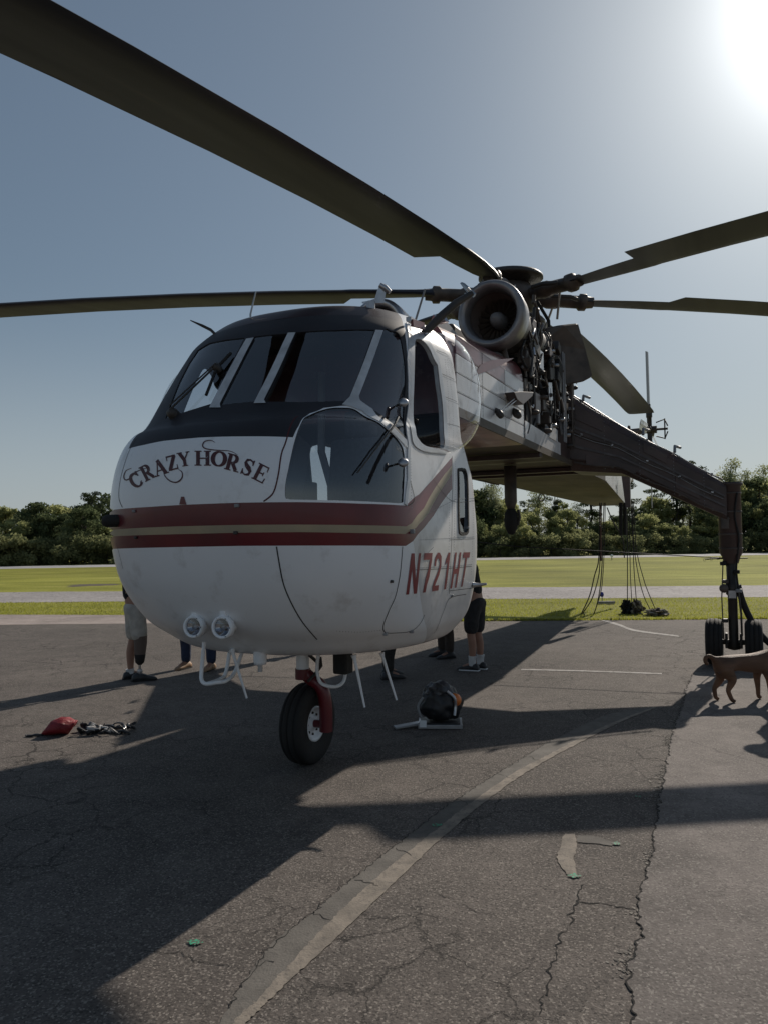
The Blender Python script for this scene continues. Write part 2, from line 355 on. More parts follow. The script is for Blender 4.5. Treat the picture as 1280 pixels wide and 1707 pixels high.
allholes = [p for L in holes.values() for p in L]
# horizontal lines round the nose
def hline(pts, ulo=.06):
    a = u_(pts); a.sort(); a = [(ulo, a[0][1])]+a; return a
ST = dict(
 red_top=[(192, 849.5), (250, 845), (305, 841.5), (400, 838), (499.5, 837), (600, 839.5), (671, 842.5), (676, 843), (698, 824), (719, 801), (746, 770), (753, 762)],
 tan_top=[(190, 883), (295, 877.5), (400, 875), (499.5, 874.5), (600, 875.5), (677, 877.5), (686, 872), (706, 847), (741, 790), (753, 776)],
 tan_bot=[(190, 894), (295, 890.5), (400, 888), (499.5, 887), (600, 888.5), (675, 890), (693, 880), (714, 855), (746, 801), (753, 789)],
 red_bot=[(189, 915), (295, 912), (400, 910), (499.5, 909.5), (600, 909.5), (670, 910), (676, 910), (688, 902), (722, 860), (753, 815)],
)
lines = {k: hline(v) for k, v in ST.items()}
def band(a, b): return dens(lines[a]+lines[b][::-1], 4)
bR1 = band('red_top', 'tan_top'); bT = band('tan_top', 'tan_bot'); bR2 = band('tan_bot', 'red_bot')
cowl = dens(u_([(215, 748), (241, 741.6), (273, 735), (332, 729.5), (402, 727.5), (445, 727.5), (489, 729), (499, 709), (517, 689), (540, 680), (570, 676.5), (598, 675), (625, 692), (650, 711), (667, 727), (678, 735)])
     + u_([(679, 680), (679, 640), (678, 600), (675, 560), (671, 538), (664, 524)]) + [(.72, .93), (.88, .93), (.88, .999), (.12, .999), (.12, .80)] + u_([(308, 597), (284, 640), (262, 680), (250, 706), (232, 722)]), 4)
roofline = dens([(.12, .835)] + [(.2, .835), (.35, .84), (.5, .845), (.65, .84), (.76, .84), (.88, .93), (.88, .9995), (.12, .9995)], 5)
edge = dens([(.0005, 0.0), (.9995, 0.0), (.9995, 1.0), (.0005, 1.0)], 60)
G = gridpts(0.001, .999, 0, 1, 190, 120)
Pc, Tc = cdt([edge, chin, paneA, paneB, paneC, paneD, side, side_s, aftw, aftw_s, rear_w, bR1, bT, bR2, cowl, roofline], G)
cc = Pc[Tc].mean(1); midx = np.zeros(len(Tc), int)
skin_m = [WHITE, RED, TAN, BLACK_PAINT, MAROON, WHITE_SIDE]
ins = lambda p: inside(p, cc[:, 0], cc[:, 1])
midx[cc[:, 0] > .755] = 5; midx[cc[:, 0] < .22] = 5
midx[ins(bR1)] = 1; midx[ins(bR2)] = 1; midx[ins(bT)] = 2; ck = ins(cowl); midx[ck] = 3; midx[ck & ins(roofline)] = 4
hk = np.zeros(len(Tc), bool)
for p in allholes: hk |= ins(p)
patch_obj('cab_shell', Pc, Tc[~hk].copy(), skin_m, midx[~hk], heli)
patch_obj('cab_lining', Pc, Tc[~hk].copy(), [LINING], np.zeros((~hk).sum(), int), heli, off=-.025, flip=True)
for nm, L in holes.items():
    for p in L:
        k = ins(p)
        if nm != 'side_window': patch_obj(nm, Pc, Tc[k].copy(), [CHIN if nm == 'chin_window' else PANE], np.zeros(k.sum(), int), heli, off=-.006)
# reveal round every opening
for p in allholes:
    L = np.array(p); X = surf(L[:, 0], L[:, 1]); N = snorm(L[:, 0], L[:, 1])*SN; n = len(L); mb = MB()
    mb.add(list(X)+list(X-N*.03), [(i, (i+1) % n, n+(i+1) % n, n+i) for i in range(n)], BLACK_PAINT if p is not side and p is not aftw else FRAMEW); mb.build('window_rim', heli)
# white windshield posts
for pts in ([(411.5, 565.5), (424, 563.5), (368, 673), (369, 680), (350, 680), (353.5, 673)], [(481, 555.5), (493.5, 555), (441, 667), (444, 672.5), (424, 673), (427, 667)], [(626, 550.5), (638.5, 551.5), (598, 661), (600, 668), (620, 682), (648, 706), (664, 722), (677, 734), (678, 748), (664, 733), (648, 717), (624, 699), (604, 686), (585, 678), (570, 675), (578, 667), (583, 662)]):
    fill_patch('windshield_post', [dens(u_(pts), 4)], FRAMEW, heli, .006)
strip('window_frame', dens(u_([(679, 540), (680, 600), (681, 680), (681, 740), (680, 800), (675, 842)]), 6, False), .035, FRAMEW, heli, .008, thick=.008)
fr_out = smooth(u_([(683, 565), (692, 556), (702, 557), (716, 571), (727, 592), (736, 632), (743, 690), (746, 735), (744, 755), (726, 756), (703, 752), (688, 740), (683, 715), (682, 640)]))
def ring_patch(name, outer, inner, m, off):
    A = np.array(outer); u0, v0 = A.min(0); u1, v1 = A.max(0)
    P, T = cdt([outer, inner], gridpts(u0, u1, v0, v1, 16, 16)); c = P[T].mean(1); k = inside(outer, c[:, 0], c[:, 1]) & ~inside(inner, c[:, 0], c[:, 1])
    return patch_obj(name, P, T[k], [m], [0]*int(k.sum()), heli, off)
ring_patch('side_window_frame', fr_out, side, FRAMEW, .007)
ring_patch('side_window_frame', mir(fr_out), side_s, FRAMEW, .007)
strip('aft_window_seal', aftw, .022, RUBBER, heli, .008, closed=True, thick=.008)
strip('aft_window_seal', aftw_s, .022, RUBBER, heli, .008, closed=True, thick=.008)
# bubble windows bulging from the side windows
for sgn, base in ((1, fr_out), (-1, mir(fr_out))):
    L = np.array(base)[::2]; c = L.mean(0); V = []; n = len(L); M = 12
    for i in range(M+1):
        r = sin(i/M*pi/2); q = c+(L-c)*(.08 if i == 0 else 1)*r if i else np.repeat(c[None], n, 0)
        X = surf(q[:, 0], q[:, 1]); Nn = np.array([[.0, sgn*1.0, .06]]); V += list(X+Nn*.37*(max(0, 1-r*r))**.5+Nn*.008)
    F = [(i*n+j, i*n+(j+1) % n, (i+1)*n+(j+1) % n, (i+1)*n+j) for i in range(1, M) for j in range(n)] + [(0, n+j, n+(j+1) % n) for j in range(n)]
    MB().add(V, F, BUBBLE, True).build('bubble_window', heli)
# fine seams
SEAM = mat('seam_black', (.012, .012, .012), .7); SEAMR = mat('seam_red', (.08, .015, .018), .7)
for pts, m_, w_ in (
  ([(231, 729), (218, 748), (208, 775), (201, 802), (199, 829), (205, 846)], SEAM, .006),
  ([(497, 694), (479, 730), (470, 756), (464.5, 791.5), (456.4, 821), (440, 836)], SEAMR, .009),
  ([(461.5, 911), (465.4, 934.5), (472, 969), (481, 994), (497, 1025), (515, 1050), (529, 1066)], SEAM, .008),
  ([(670.6, 911), (666.6, 956), (658.8, 993.7), (648, 1018), (639, 1042), (642, 1054), (660, 1055), (684, 1052), (699, 1040), (707, 1025)], SEAM, .006),
  ([(776, 990.6), (749.4, 997), (740, 1015.6), (730.6, 1040), (722, 1056)], SEAM, .005),
  ([(753, 760), (753.5, 820), (752, 900), (750, 950), (748, 990)], SEAM, .005),
  ([(690, 950), (720, 949), (752, 947), (785, 944)], SEAM, .004),
  ([(722, 800), (752, 835), (790, 834)], SEAM, .003), ([(748, 900), (790, 898)], SEAM, .003),
  ([(748, 985), (788, 980)], SEAM, .004), ([(680, 843), (690, 832), (683, 800), (680, 780)], SEAM, .006),
  ([(727, 583), (745, 592), (776, 612)], SEAM, .003), ([(733, 622), (760, 636), (789, 652)], SEAM, .003), ([(737, 660), (765, 672), (791, 686)], SEAM, .003), ([(738, 705), (765, 712), (791, 722)], SEAM, .003), ([(764, 600), (770, 650), (772, 700), (771, 755)], SEAM, .003),
  ([(195, 905), (200, 925), (206, 948)], SEAM, .004)):
    strip('panel_seam', smooth(u_(pts), False, 6), w_, m_, heli, .0015)
# rivets
RV = MB()
def rivets(line, sp=.02, r=.0035, m=GREY):
    L = np.array(dens(line, 40, False)); X = surf(L[:, 0], L[:, 1]); d = np.r_[0, np.cumsum(np.linalg.norm(np.diff(X, axis=0), axis=1))]
    for s in np.arange(0, d[-1], sp):
        u = np.interp(s, d, L[:, 0]); v = np.interp(s, d, L[:, 1]); p = surf(u, v); n = snorm(np.array(u), np.array(v))*SN
        a = Vector(n).orthogonal().normalized(); b = Vector(n).cross(a)
        ring = [Vector(p)+(a*cos(t)+b*sin(t))*r for t in np.arange(5)*2*pi/5]
        RV.add(ring+[Vector(p)+Vector(n)*r*.9], [(i, (i+1) % 5, 5) for i in range(5)], m, True)
for pts in ([(749, 762), (749, 830), (748, 900), (746, 950), (744, 985)], [(757.5, 762), (757.5, 830), (756.5, 900), (755, 950), (752, 985)], [(783, 700), (786, 800), (787, 900), (784, 960)],
            [(686, 846), (685, 800), (684, 762)], [(690, 947), (752, 944), (785, 941)], [(700, 900), (752, 897), (790, 895)], [(710, 858), (760, 832), (790, 831)], [(727, 586), (745, 595), (776, 615)], [(733, 625), (760, 639), (789, 655)], [(737, 663), (765, 675), (791, 689)], [(766, 600), (772, 650), (774, 700), (773, 755)], [(741, 600), (746, 650), (748, 700), (748, 740)], [(562, 1052), (600, 1054), (640, 1050)], [(698, 932), (722, 912)],
            [(742, 565), (762, 590), (775, 620)], [(745, 600), (752, 650), (755, 700), (755, 755)], [(600, 680), (625, 695), (650, 714), (672, 736)], [(681, 560), (683, 640), (683, 735)], [(676, 748), (677.5, 800), (674, 838)]):
    rivets(u_(pts), m=GREY)
o = RV.build('rivet_rows', heli, fix=False); o['kind'] = 'stuff'

# ---- lettering (strokes drawn in a unit cell, then laid on the skin)
def seg(x0, y0, x1, y1, w0, w1=None):
    w1 = w0 if w1 is None else w1; d = hypot(x1-x0, y1-y0); nx, ny = -(y1-y0)/d, (x1-x0)/d
    return [(x0+nx*w0/2, y0+ny*w0/2), (x1+nx*w1/2, y1+ny*w1/2), (x1-nx*w1/2, y1-ny*w1/2), (x0-nx*w0/2, y0-ny*w0/2)]
def quad(x0, y0, x1, y1): return [(x0, y0), (x1, y0), (x1, y1), (x0, y1)]
def stroke(P, W):
    P = np.array(P, float); T = np.gradient(P, axis=0); T /= np.linalg.norm(T, axis=1, keepdims=True); N = np.stack([-T[:, 1], T[:, 0]], 1); W = np.array(W)[:, None]/2
    return [tuple(p) for p in P+N*W]+[tuple(p) for p in (P-N*W)[::-1]]
def arc(cx, cy, rx, ry, a0, a1, thick, thin, n=18):
    A = np.radians(np.linspace(a0, a1, n)); return stroke([(cx+rx*cos(a), cy+ry*sin(a)) for a in A], [thin+(thick-thin)*abs(cos(a))**1.3 for a in A])
def stem(x, w=.24, y0=0, y1=1): return [quad(x-w/2, y0+.03, x+w/2, y1-.03), quad(x-w/2-.1, y0, x+w/2+.1, y0+.07), quad(x-w/2-.1, y1-.07, x+w/2+.1, y1)]
GL = {
 'C': [arc(.5, .5, .38, .44, 45, 318, .27, .1), [(.7, .98), (.86, 1.0), (.86, .66), (.76, .66)], seg(.62, .06, .84, .3, .1, .05)],
 'R': stem(.24)+[arc(.42, .73, .27, .23, -90, 90, .24, .08), quad(.3, .92, .45, 1), quad(.3, .46, .45, .54), seg(.45, .5, .78, .06, .22, .22), quad(.64, 0, .98, .07)],
 'A': [seg(.5, 1.0, .14, .04, .08), seg(.48, 1.0, .82, .04, .26), quad(.25, .28, .7, .36), quad(-.02, 0, .3, .07), quad(.64, 0, 1.04, .07)],
 'Z': [quad(.1, .9, .9, 1), quad(.08, 0, .92, .1), seg(.8, .95, .2, .05, .28), [(.08, 1), (.16, 1), (.14, .68), (.08, .68)], [(.92, 0), (.84, 0), (.86, .32), (.92, .32)]],
 'Y': [seg(.2, .97, .52, .45, .26), seg(.86, .97, .54, .45, .09), quad(.4, .03, .64, .5), quad(.3, 0, .74, .07), quad(.0, .93, .42, 1), quad(.7, .93, 1.0, 1)],
 'H': stem(.2)+stem(.8)+[quad(.28, .45, .72, .54)],
 'O': [arc(.5, .5, .38, .43, -90, 90, .27, .09), arc(.5, .5, .38, .43, 90, 270, .27, .09)],
 'S': [stroke([(.8, .76), (.72, .9), (.5, .96), (.26, .88), (.22, .72), (.36, .58), (.62, .46), (.78, .32), (.74, .12), (.5, .04), (.28, .1), (.18, .26)], [.07, .1, .1, .17, .22, .27, .28, .24, .18, .1, .1, .08]), [(.74, 1), (.86, 1), (.86, .68), (.78, .68)], [(.13, 0), (.24, 0), (.2, .34), (.13, .34)]],
 'E': stem(.26)+[quad(.2, .92, .82, 1), quad(.2, 0, .86, .08), quad(.3, .46, .64, .54), [(.82, 1), (.74, 1), (.78, .7), (.84, .7)], [(.87, 0), (.78, 0), (.82, .32), (.89, .32)], quad(.6, .38, .66, .62)]}
CH = []
for ch, zx, zy, rot, ww, hh in (('C', 252, 1262, 33, 72, 98), ('R', 322, 1214, 27, 74, 98), ('A', 398, 1186, 19, 78, 96), ('Z', 474, 1156, 14, 66, 92), ('Y', 548, 1134, 9, 74, 88), ('H', 664, 1128, 0, 90, 92), ('O', 764, 1132, -7, 92, 100), ('R', 852, 1156, -15, 88, 104), ('S', 942, 1184, -22, 74, 106), ('E', 1026, 1222, -27, 86, 108)):
    a = radians(rot)
    for pc in GL[ch]:
        px = []
        for x, y in dens(pc, 2) if len(pc) < 8 else pc:
            dx = (x-.5)*ww*1.08; dy = -(y-.5)*hh; px.append((160+(zx+dx*cos(a)+dy*sin(a))/3.711, 460+(zy-dx*sin(a)+dy*cos(a))/3.711))
        CH.append(u_(px))
for sw, w0 in (([(224, 1190), (190, 1205), (176, 1240), (186, 1262), (215, 1252), (245, 1218), (285, 1198), (330, 1186)], 6), ([(420, 1205), (432, 1240), (465, 1270), (505, 1276), (535, 1250), (536, 1215), (512, 1196)], 7), ([(740, 1032), (715, 1018), (678, 1024), (663, 1048), (680, 1068), (740, 1078), (830, 1084), (880, 1108)], 6)):
    S = smooth(sw, False, 5); n = len(S); P_ = stroke(S, [w0*(.35+.9*sin(pi*i/(n-1))) for i in range(n)])
    CH.append(u_([(160+x/3.711, 460+y/3.711) for x, y in P_]))
LETTER = mat('maroon_lettering', (.06, .012, .018), .45, c2=(.09, .02, .02), scale=6, dirt=(.35, .35, .36), dscale=22, dlo=.62, dhi=.7)
fill_patch('nose_lettering', CH, LETTER, heli, .0025, du=.004, dv=.01)
NG = {'N': [quad(.1, 0, .3, 1), quad(.7, 0, .9, 1), [(.1, 1), (.34, 1), (.9, 0), (.66, 0)]],
 '7': [quad(.08, .84, .92, 1), [(.68, .84), (.92, .84), (.56, 0), (.3, 0)]],
 '2': [stroke([(.2, .68), (.22, .84), (.36, .93), (.56, .93), (.76, .84), (.8, .68), (.7, .5), (.5, .34), (.32, .2), (.24, .08)], [.2, .19, .16, .15, .19, .21, .2, .19, .19, .2]), quad(.14, 0, .88, .15)],
 '1': [quad(.44, 0, .68, 1), [(.44, 1), (.68, 1), (.68, .86), (.22, .68), (.22, .8)]],
 'H': [quad(.1, 0, .32, 1), quad(.68, 0, .9, 1), quad(.3, .42, .7, .57)],
 'T': [quad(.06, .85, .94, 1), quad(.39, 0, .61, .9)]}
# lettering box on the cab side: corners found once, interpolated by distance along the skin
tl, tr, bl, br = u_([(681, 922.5), (784, 920.5), (671.5, 991.5), (775, 977)])
def arclen(v):
    U = np.linspace(.55, .95, 400); X = surf(U, np.full(400, v)); return U, np.r_[0, np.cumsum(np.linalg.norm(np.diff(X, axis=0), axis=1))]
def along(a, b, t):
    vm = (a[1]+b[1])/2; U, D = arclen(vm); d0 = np.interp(a[0], U, D); d1 = np.interp(b[0], U, D); return float(np.interp(d0+(d1-d0)*t, D, U)), a[1]+(b[1]-a[1])*t
NT = []
for i, ch in enumerate('N721HT'):
    for pc in NG[ch]:
        q = []
        for x, y in (dens(pc, 4) if len(pc) < 8 else pc):
            t = (i+.06+x*.88)/6; a = along(bl, br, t); b = along(tl, tr, t); q.append((a[0]+(b[0]-a[0])*y, a[1]+(b[1]-a[1])*y))
        NT.append(q)
REG = mat('red_registration', (.26, .03, .04), .45, c2=(.2, .03, .035), scale=4)
fill_patch('registration_lettering', NT, REG, heli, .0025, du=.004, dv=.01)
# ------------------------------------------------------------------ cab: caps, interior, fittings
def pt(x, y, d): return Vector(lw(at(x, y, d)))
def onside(x, y, Y):
    """local point where a sight line meets the upright plane local y = Y"""
    c = lw(CAM); r = np.array([ray(x, y)@FX, ray(x, y)@PY, ray(x, y)[2]]); t = (Y-c[1])/r[1]; return Vector(c+r*t)
def skinpt(x, y):
    a, b = uv([(x, y)])[0]; p = surf(np.array(a), np.array(b)); n = snorm(np.array(a), np.array(b))*SN; return Vector(p), Vector(n)
for v, zz in ((1.0, .012), (0.0, -.002)):
    ring = [tuple(surf(np.array(a), np.array(v))) for a in np.linspace(.001, .999, 60)]; c = np.mean(ring, 0); c[2] += zz
    MB().add(ring+[tuple(c)], [(i, (i+1) % 60, 60) for i in range(60)], MAROON if v else WHITE, True).build('cab_cap', heli)
# rear wall joint cover
MB().box((-.99, 0, 1.5), (.05, .05, 1.0), WHITE_SIDE).build('rear_joint_strip', heli)
# interior
MB().box((-.05, 0, 1.42), (1.5, 1.7, .05), LINING).build('cabin_floor', heli)
def lbox(name, c, d, m, parent=heli, rot=None, bevel=.015, taper=1): return MB().box(c, d, m, rot, taper).build(name, parent, bevel=bevel)
panel = lbox('instrument_panel', (.93, 0, 2.2), (.18, 1.15, .36), LINING, rot=Matrix.Rotation(radians(-20), 3, 'Y'))
DIAL = mat('dial_face', (.01, .01, .01), .3)
for i in range(8): MB().lathe([(.001, 0), (.04, 0), (.045, .012), (.05, 0)], (.86, -.45+.13*i, 2.24), (-1, 0, .3), GREY, 14).build('instrument_dial', panel)
lbox('overhead_console', (-.1, 0, 3.3), (.5, .45, .1), DARK)
lbox('centre_console', (.7, 0, 1.7), (.5, .3, .7), DARK)
for sy in (-.52, .52):
    st = MB().box((.28, sy, 1.72), (.5, .48, .12), SEATF).build('pilot_seat', heli, bevel=.04)
    lbox('seat_back', (.02, sy, 2.1), (.12, .48, .78), SEATF, st, Matrix.Rotation(radians(-8), 3, 'Y'), .04)
    lbox('headrest', (-.04, sy, 2.6), (.09, .26, .2), SEATF, st, None, .03)
    lbox('seat_pedestal', (.28, sy, 1.45), (.3, .3, .42), DARK, st)
    MB().tube([(.62, sy, 1.25), (.6, sy, 1.7), (.52, sy, 1.95)], .016, DARK).build('control_stick', heli)
MB().tube([(.95, .3, 1.4), (.9, .55, 1.35), (.8, .8, 1.4)], .02, DARK).build('rudder_pedal_bar', heli)
st = MB().box((-.5, -.62, 1.75), (.45, .42, .1), SEATF).build('jump_seat', heli, bevel=.04)
lbox('seat_back', (-.28, -.68, 2.0), (.1, .42, .55), SEATF, st, None, .04)
lbox('rear_equipment_rack', (-.72, .62, 2.0), (.3, .6, 1.2), LINING)
MB().tube([(-.7, -.1, 1.45), (-.72, -.12, 2.2), (-.7, -.2, 2.5), (-.72, -.2, 3.2)], .035, GREY, 8).build('cabin_post', heli)
lbox('seat_control_box', (-.55, -.28, 2.12), (.2, .14, .22), DARK)
# starboard wiper, and a reflection line on the port glass
def wiper(hub, arm2, blade, d=.03):
    mb = MB(); p, n = skinpt(*hub); q, m_ = skinpt(*arm2)
    mb.lathe([(.0, .05), (.03, .05), (.04, .02), (.04, -.01)], p, n, DARK, 12)
    off = n*.05; mb.tube([p+off, q+m_*.045], .008, DARK, 6); mb.tube([p+off+Vector((0, 0, .03)), q+m_*.045+Vector((0, 0, .02))], .006, DARK, 6)
    a, na = skinpt(*blade[0]); b, nb = skinpt(*blade[1]); mb.tube([a+na*.02, q+m_*.03, b+nb*.02], .012, RUBBER, 6); mb.lathe([(0, .06), (.03, .05), (.03, .0)], q, m_, DARK, 8)
    mb.build('wiper_and_reflection', heli)
wiper((291, 692), (366, 618), ((388, 592), (347, 662)))
mb = MB(); mb.tube([a_+n_*.03 for a_, n_ in (skinpt(658, 700), skinpt(652, 712), skinpt(622, 750), skinpt(592, 790))], [.012, .008, .007, .005], DARK, 6); mb.build('wiper_and_reflection', heli)  # dark reflection in the glass modelled as a thin tube, no second wiper
for (x, y) in ((659, 677), (657, 775)):
    p, n = skinpt(x, y); c = p+n*.07
    mb = MB().tube([p, c], .008, DARK, 6); mb.lathe([(.001, .02), (.028, .014), (.036, 0), (.028, -.014), (.001, -.02)], c, Vector((.7, .3, .5)), ALU, 14); mb.build('spot_mirror', heli)
# landing lights
for (x, y) in ((326, 1044.5), (373.5, 1045.5)):
    p, n = skinpt(x, y); dd = float(wl(np.array(p))[1])-.10; c = pt(x, y, dd); ax = Vector((1, .12, .02))
    L_ = MB().lathe([(.062, -.03), (.074, -.015), (.076, .02), (.070, .032), (.057, .032), (.054, .018)], c, ax, WHITE, 28).build('landing_light', heli)
    MB().lathe([(.0, -.03), (.03, -.02), (.056, .02)], c, ax, CHROME, 24).build('reflector', L_)
    MB().lathe([(.0, .024), (.056, .020)], c, ax, glass('lamp_lens', (.8, .85, .9), 1.5), 24).build('lens', L_)
    MB().lathe([(.0, .006), (.012, .004), (.014, -.02)], c, ax, ALU, 12).build('bulb', L_)
    mb = MB().box(c+Vector((-.01, 0, .095)), (.05, .045, .08), WHITE); mb.tube([c-Vector((.03, 0, 0)), c-Vector((.15, 0, -.02))], .045, WHITE, 16); mb.build('bracket', L_, bevel=.005)
    for k in range(6): MB().lathe([(.0, .036), (.004, .034), (.004, .03)], c+Vector((0, cos(k*pi/3)*.064, sin(k*pi/3)*.064)), ax, STEEL, 6).build('bolt', L_)
# black camera pod on the starboard nose
p, n = skinpt(196, 868)
MB().lathe([(.001, .1), (.03, .095), (.042, .07), (.042, .0), (.03, -.03)], p, (n+Vector((0, -1.2, 0))).normalized(), RUBBER, 16).build('pitot_camera_pod', heli)
for (x, y, s) in ((225, 852, .018), (396, 843, .022), (652, 969, .018), (642, 1056, .022), (685, 1052, .022), (685, 886, .03), (778, 880, .02), (752, 993, .02), (394, 888, .02), (228, 896, .018)):
    p, n = skinpt(x, y); MB().box(p+n*.004, (s, s*1.3, s), DARK if (x, y) in ((652, 969), (394, 888), (228, 896)) else GREY).build('latch', heli, bevel=.004)
fill_patch('cowl_marker', [dens(u_([(300, 841), (303, 828), (308, 828), (312, 841)]), 3)], RED, heli, .003)
# antennas, probes on the roof
def sdep(x, y): return float(wl(np.array(skinpt(x, y)[0]))[1])
dW = sdep(622, 509); dP = sdep(356, 556); dA = sdep(704, 556)
for a, b, r in (((418, 524), (427, 486), .006), ((691, 538), (708, 482), .007)):
    d = sdep(a[0], a[1]+6)
    MB().tube([pt(*a, d)-Vector((0, 0, .18)), pt(*a, d), pt(*b, d)], [r*1.3, r*1.3, r], GREY if a[0] > 500 else STEEL, 6).build('whip_antenna', heli)
MB().tube([skinpt(372, 566)[0]-skinpt(372, 566)[1]*.06, pt(352, 550, dP), pt(338, 543, dP), pt(318, 534, dP)], [.012, .012, .011, .004], DARK, 8).build('pitot_probe', heli)
mb = MB(); mb.prism([pt(603, 503, dW), pt(624, 500, dW), pt(629, 484, dW), pt(634, 473, dW), pt(637, 477, dW), pt(632, 505, dW), pt(604, 506, dW)], (-.02, .03, 0), ALU)
mb.tube([pt(618, 503, dW)-Vector((0, 0, .2)), pt(618, 503, dW)], .035, ALU, 8); mb.tube([pt(633, 475, dW), pt(642, 480, dW), pt(650, 487, dW)], [.02, .024, .018], ALU, 8); mb.build('wire_cutter', heli)
mb = MB(); mb.tube([pt(706, 556, dA), pt(735, 527, dA+.05), pt(760, 505, dA+.1), pt(786, 489, dA+.15)], [.03, .032, .03, .022], DARK, 8)
mb.prism([pt(766, 472, dA+.15), pt(771, 474, dA+.15), pt(790, 491, dA+.15), pt(788, 496, dA+.15), pt(780, 490, dA+.15), pt(770, 478, dA+.15)], (-.01, .012, .01), STEEL); mb.tube([pt(786, 489, dA+.15), pt(778, 481, dA+.15)], .015, STEEL, 6); mb.build('rescue_boom_arm', heli)
mb = MB(); 
for x in (716, 729): mb.prism([pt(x, 540, 6.6), pt(x+6, 524, 6.5), pt(x+14, 536, 6.5)], (-.03, .02, 0), ALU)
mb.build('roof_air_scoop', heli)
mb = MB().box(pt(696, 541, dA-.2), (.22, .02, .05), RED, Matrix.Rotation(radians(8), 3, 'Y')); mb.box(pt(686, 535, dA-.25), (.12, .04, .03), ALU); mb.build('gutter_strip', heli)
# under the belly
W8 = WHITE
mb = MB(); mb.tube(smooth([pt(341, 1070, 5.25), pt(336.6, 1118, 5.25), pt(337, 1134, 5.22), pt(344, 1140, 5.2), pt(360, 1138, 5.2), pt(377, 1135, 5.25), pt(391, 1122, 5.4), pt(404, 1088, 5.5)], False, 5), .0135, W8, 10); mb.tube(smooth([pt(346, 1140, 5.2), pt(370, 1131, 5.4), pt(378, 1118, 5.45), pt(384, 1080, 5.5)], False, 5), .0135, W8, 10)
mb.build('belly_guard_tube', heli)
mb = MB(); mb.tube(smooth([pt(531, 1092, 5.9), pt(529, 1118, 5.9), pt(534, 1137, 5.9), pt(548, 1144, 5.9), pt(565, 1143, 5.95), pt(575, 1130, 6), pt(577, 1095, 6)], False, 5), .0135, W8, 10); mb.build('belly_guard_tube', heli)
for a, b, d in (((387, 1082), (412, 1164), 5.3), ((590, 1092), (608, 1179), 5.4), ((636, 1088), (661, 1167), 5.6)):
    MB().tube([pt(*a, d), pt(a[0]*.9+b[0]*.1, a[1]*.9+b[1]*.1, d), pt(*b, d)], [.022, .012, .007], W8, 8).build('blade_antenna', heli)
c = pt(434, 1088, 5.3); MB().lathe([(.046, .08), (.046, -.06), (.04, -.08), (.02, -.085), (.016, -.085), (.016, -.13), (.0, -.13)], c, (0, 0, 1), W8, 20).build('anticollision_beacon', heli)
lbox('battery_drain_box', pt(572, 1105, 5.9), (.12, .12, .16), RUBBER)
mb = MB(); mb.tube([pt(534, 1095, 5.95), pt(536, 1110, 5.95), pt(524, 1125, 5.9), pt(514, 1136, 5.85)], .012, DARK, 6); mb.tube([pt(516, 1092, 5.9), pt(536, 1110, 5.95)], .014, DARK, 6); mb.build('steering_link', heli)
p, n = skinpt(787, 975); MB().tube([p, p+Vector((-.02, .05, .0)), p+Vector((-.02, .11, .008))], [.022, .014, .01], ALU, 8).build('static_probe', heli)
# nose gear
st = MB().tube([(-.02, 0, .93), (-.02, 0, .72)], .05, W8, 20); st.lathe([(.075, .95), (.085, .93), (.085, .90), (.052, .885)], (-.02, 0, 0), (0, 0, 1), W8, 20)
gearn = st.build('nose_gear_strut', heli); MB().lathe([(.058, .74), (.058, .66)], (-.02, 0, 0), (0, 0, 1), RED, 20).build('strut_collar', gearn)
NR = .31; hubp = Vector((-.09, 0, NR))
mb = MB(); mb.tube(smooth([(-.02, 0, .70), (-.05, .06, .66), (-.11, .145, .6), (-.15, .165, .48), (-.16, .165, .3)], False, 5), [.055]*20+[.04], RED, 12, flat=.62) if False else mb.tube(smooth([(-.02, 0, .72), (-.05, .05, .665), (-.07, .13, .60), (-.085, .16, .48), (-.09, .16, .26)], False, 4), .052, RED, 12)
mb.build('nose_gear_fork', gearn)
MB().tube([(-.09, -.1, .31), (-.09, .19, .31)], .03, RED, 12).build('axle', gearn)
def tyre_prof(Rr, w, rim):
    return [(rim, -w*.36), (rim+.02, -w*.46), (Rr*.78, -w*.5), (Rr*.92, -w*.44), (Rr*.985, -w*.26), (Rr, 0), (Rr*.985, w*.26), (Rr*.92, w*.44), (Rr*.78, w*.5), (rim+.02, w*.46), (rim, w*.36)]
def wheel(c, Rr, w, rim, parent, rimm=WHITE, ax=(0, 1, 0), grooves=True):
    wh = MB().lathe([(0, w*.3), (rim*.35, w*.32), (rim*.4, w*.22), (rim*.8, w*.2), (rim*.86, w*.38), (rim, w*.4), (rim, -w*.4), (rim*.86, -w*.38), (rim*.8, -w*.2), (0, -w*.3)], c, ax, rimm, 32).build('wheel', parent)
    prof = tyre_prof(Rr, w, rim)
    if grooves:
        g = []; 
        for r, h in prof: g.append((r, h))
        prof = g[:4]+[(Rr*.985, -w*.3), (Rr*.96, -w*.28), (Rr*.96, -w*.24), (Rr*.995, -w*.22), (Rr, -w*.04), (Rr*.97, -w*.03), (Rr*.97, w*.03), (Rr, w*.04), (Rr*.995, w*.22), (Rr*.96, w*.24), (Rr*.96, w*.28), (Rr*.985, w*.3)]+g[7:]
    MB().lathe(prof, c, ax, RUBBER, 48).build('tyre', wh)
    a = Vector(ax).orthogonal().normalized(); b = Vector(ax).cross(a)
    for k in range(8): MB().lathe([(0, .012), (.009, .01), (.01, 0)], Vector(c)+Vector(ax)*w*.21+(a*cos(k*pi/4)+b*sin(k*pi/4))*rim*.6, ax, DARK, 8).build('wheel_bolt', wh)
    return wh
wheel(hubp, NR, .19, .135, gearn)

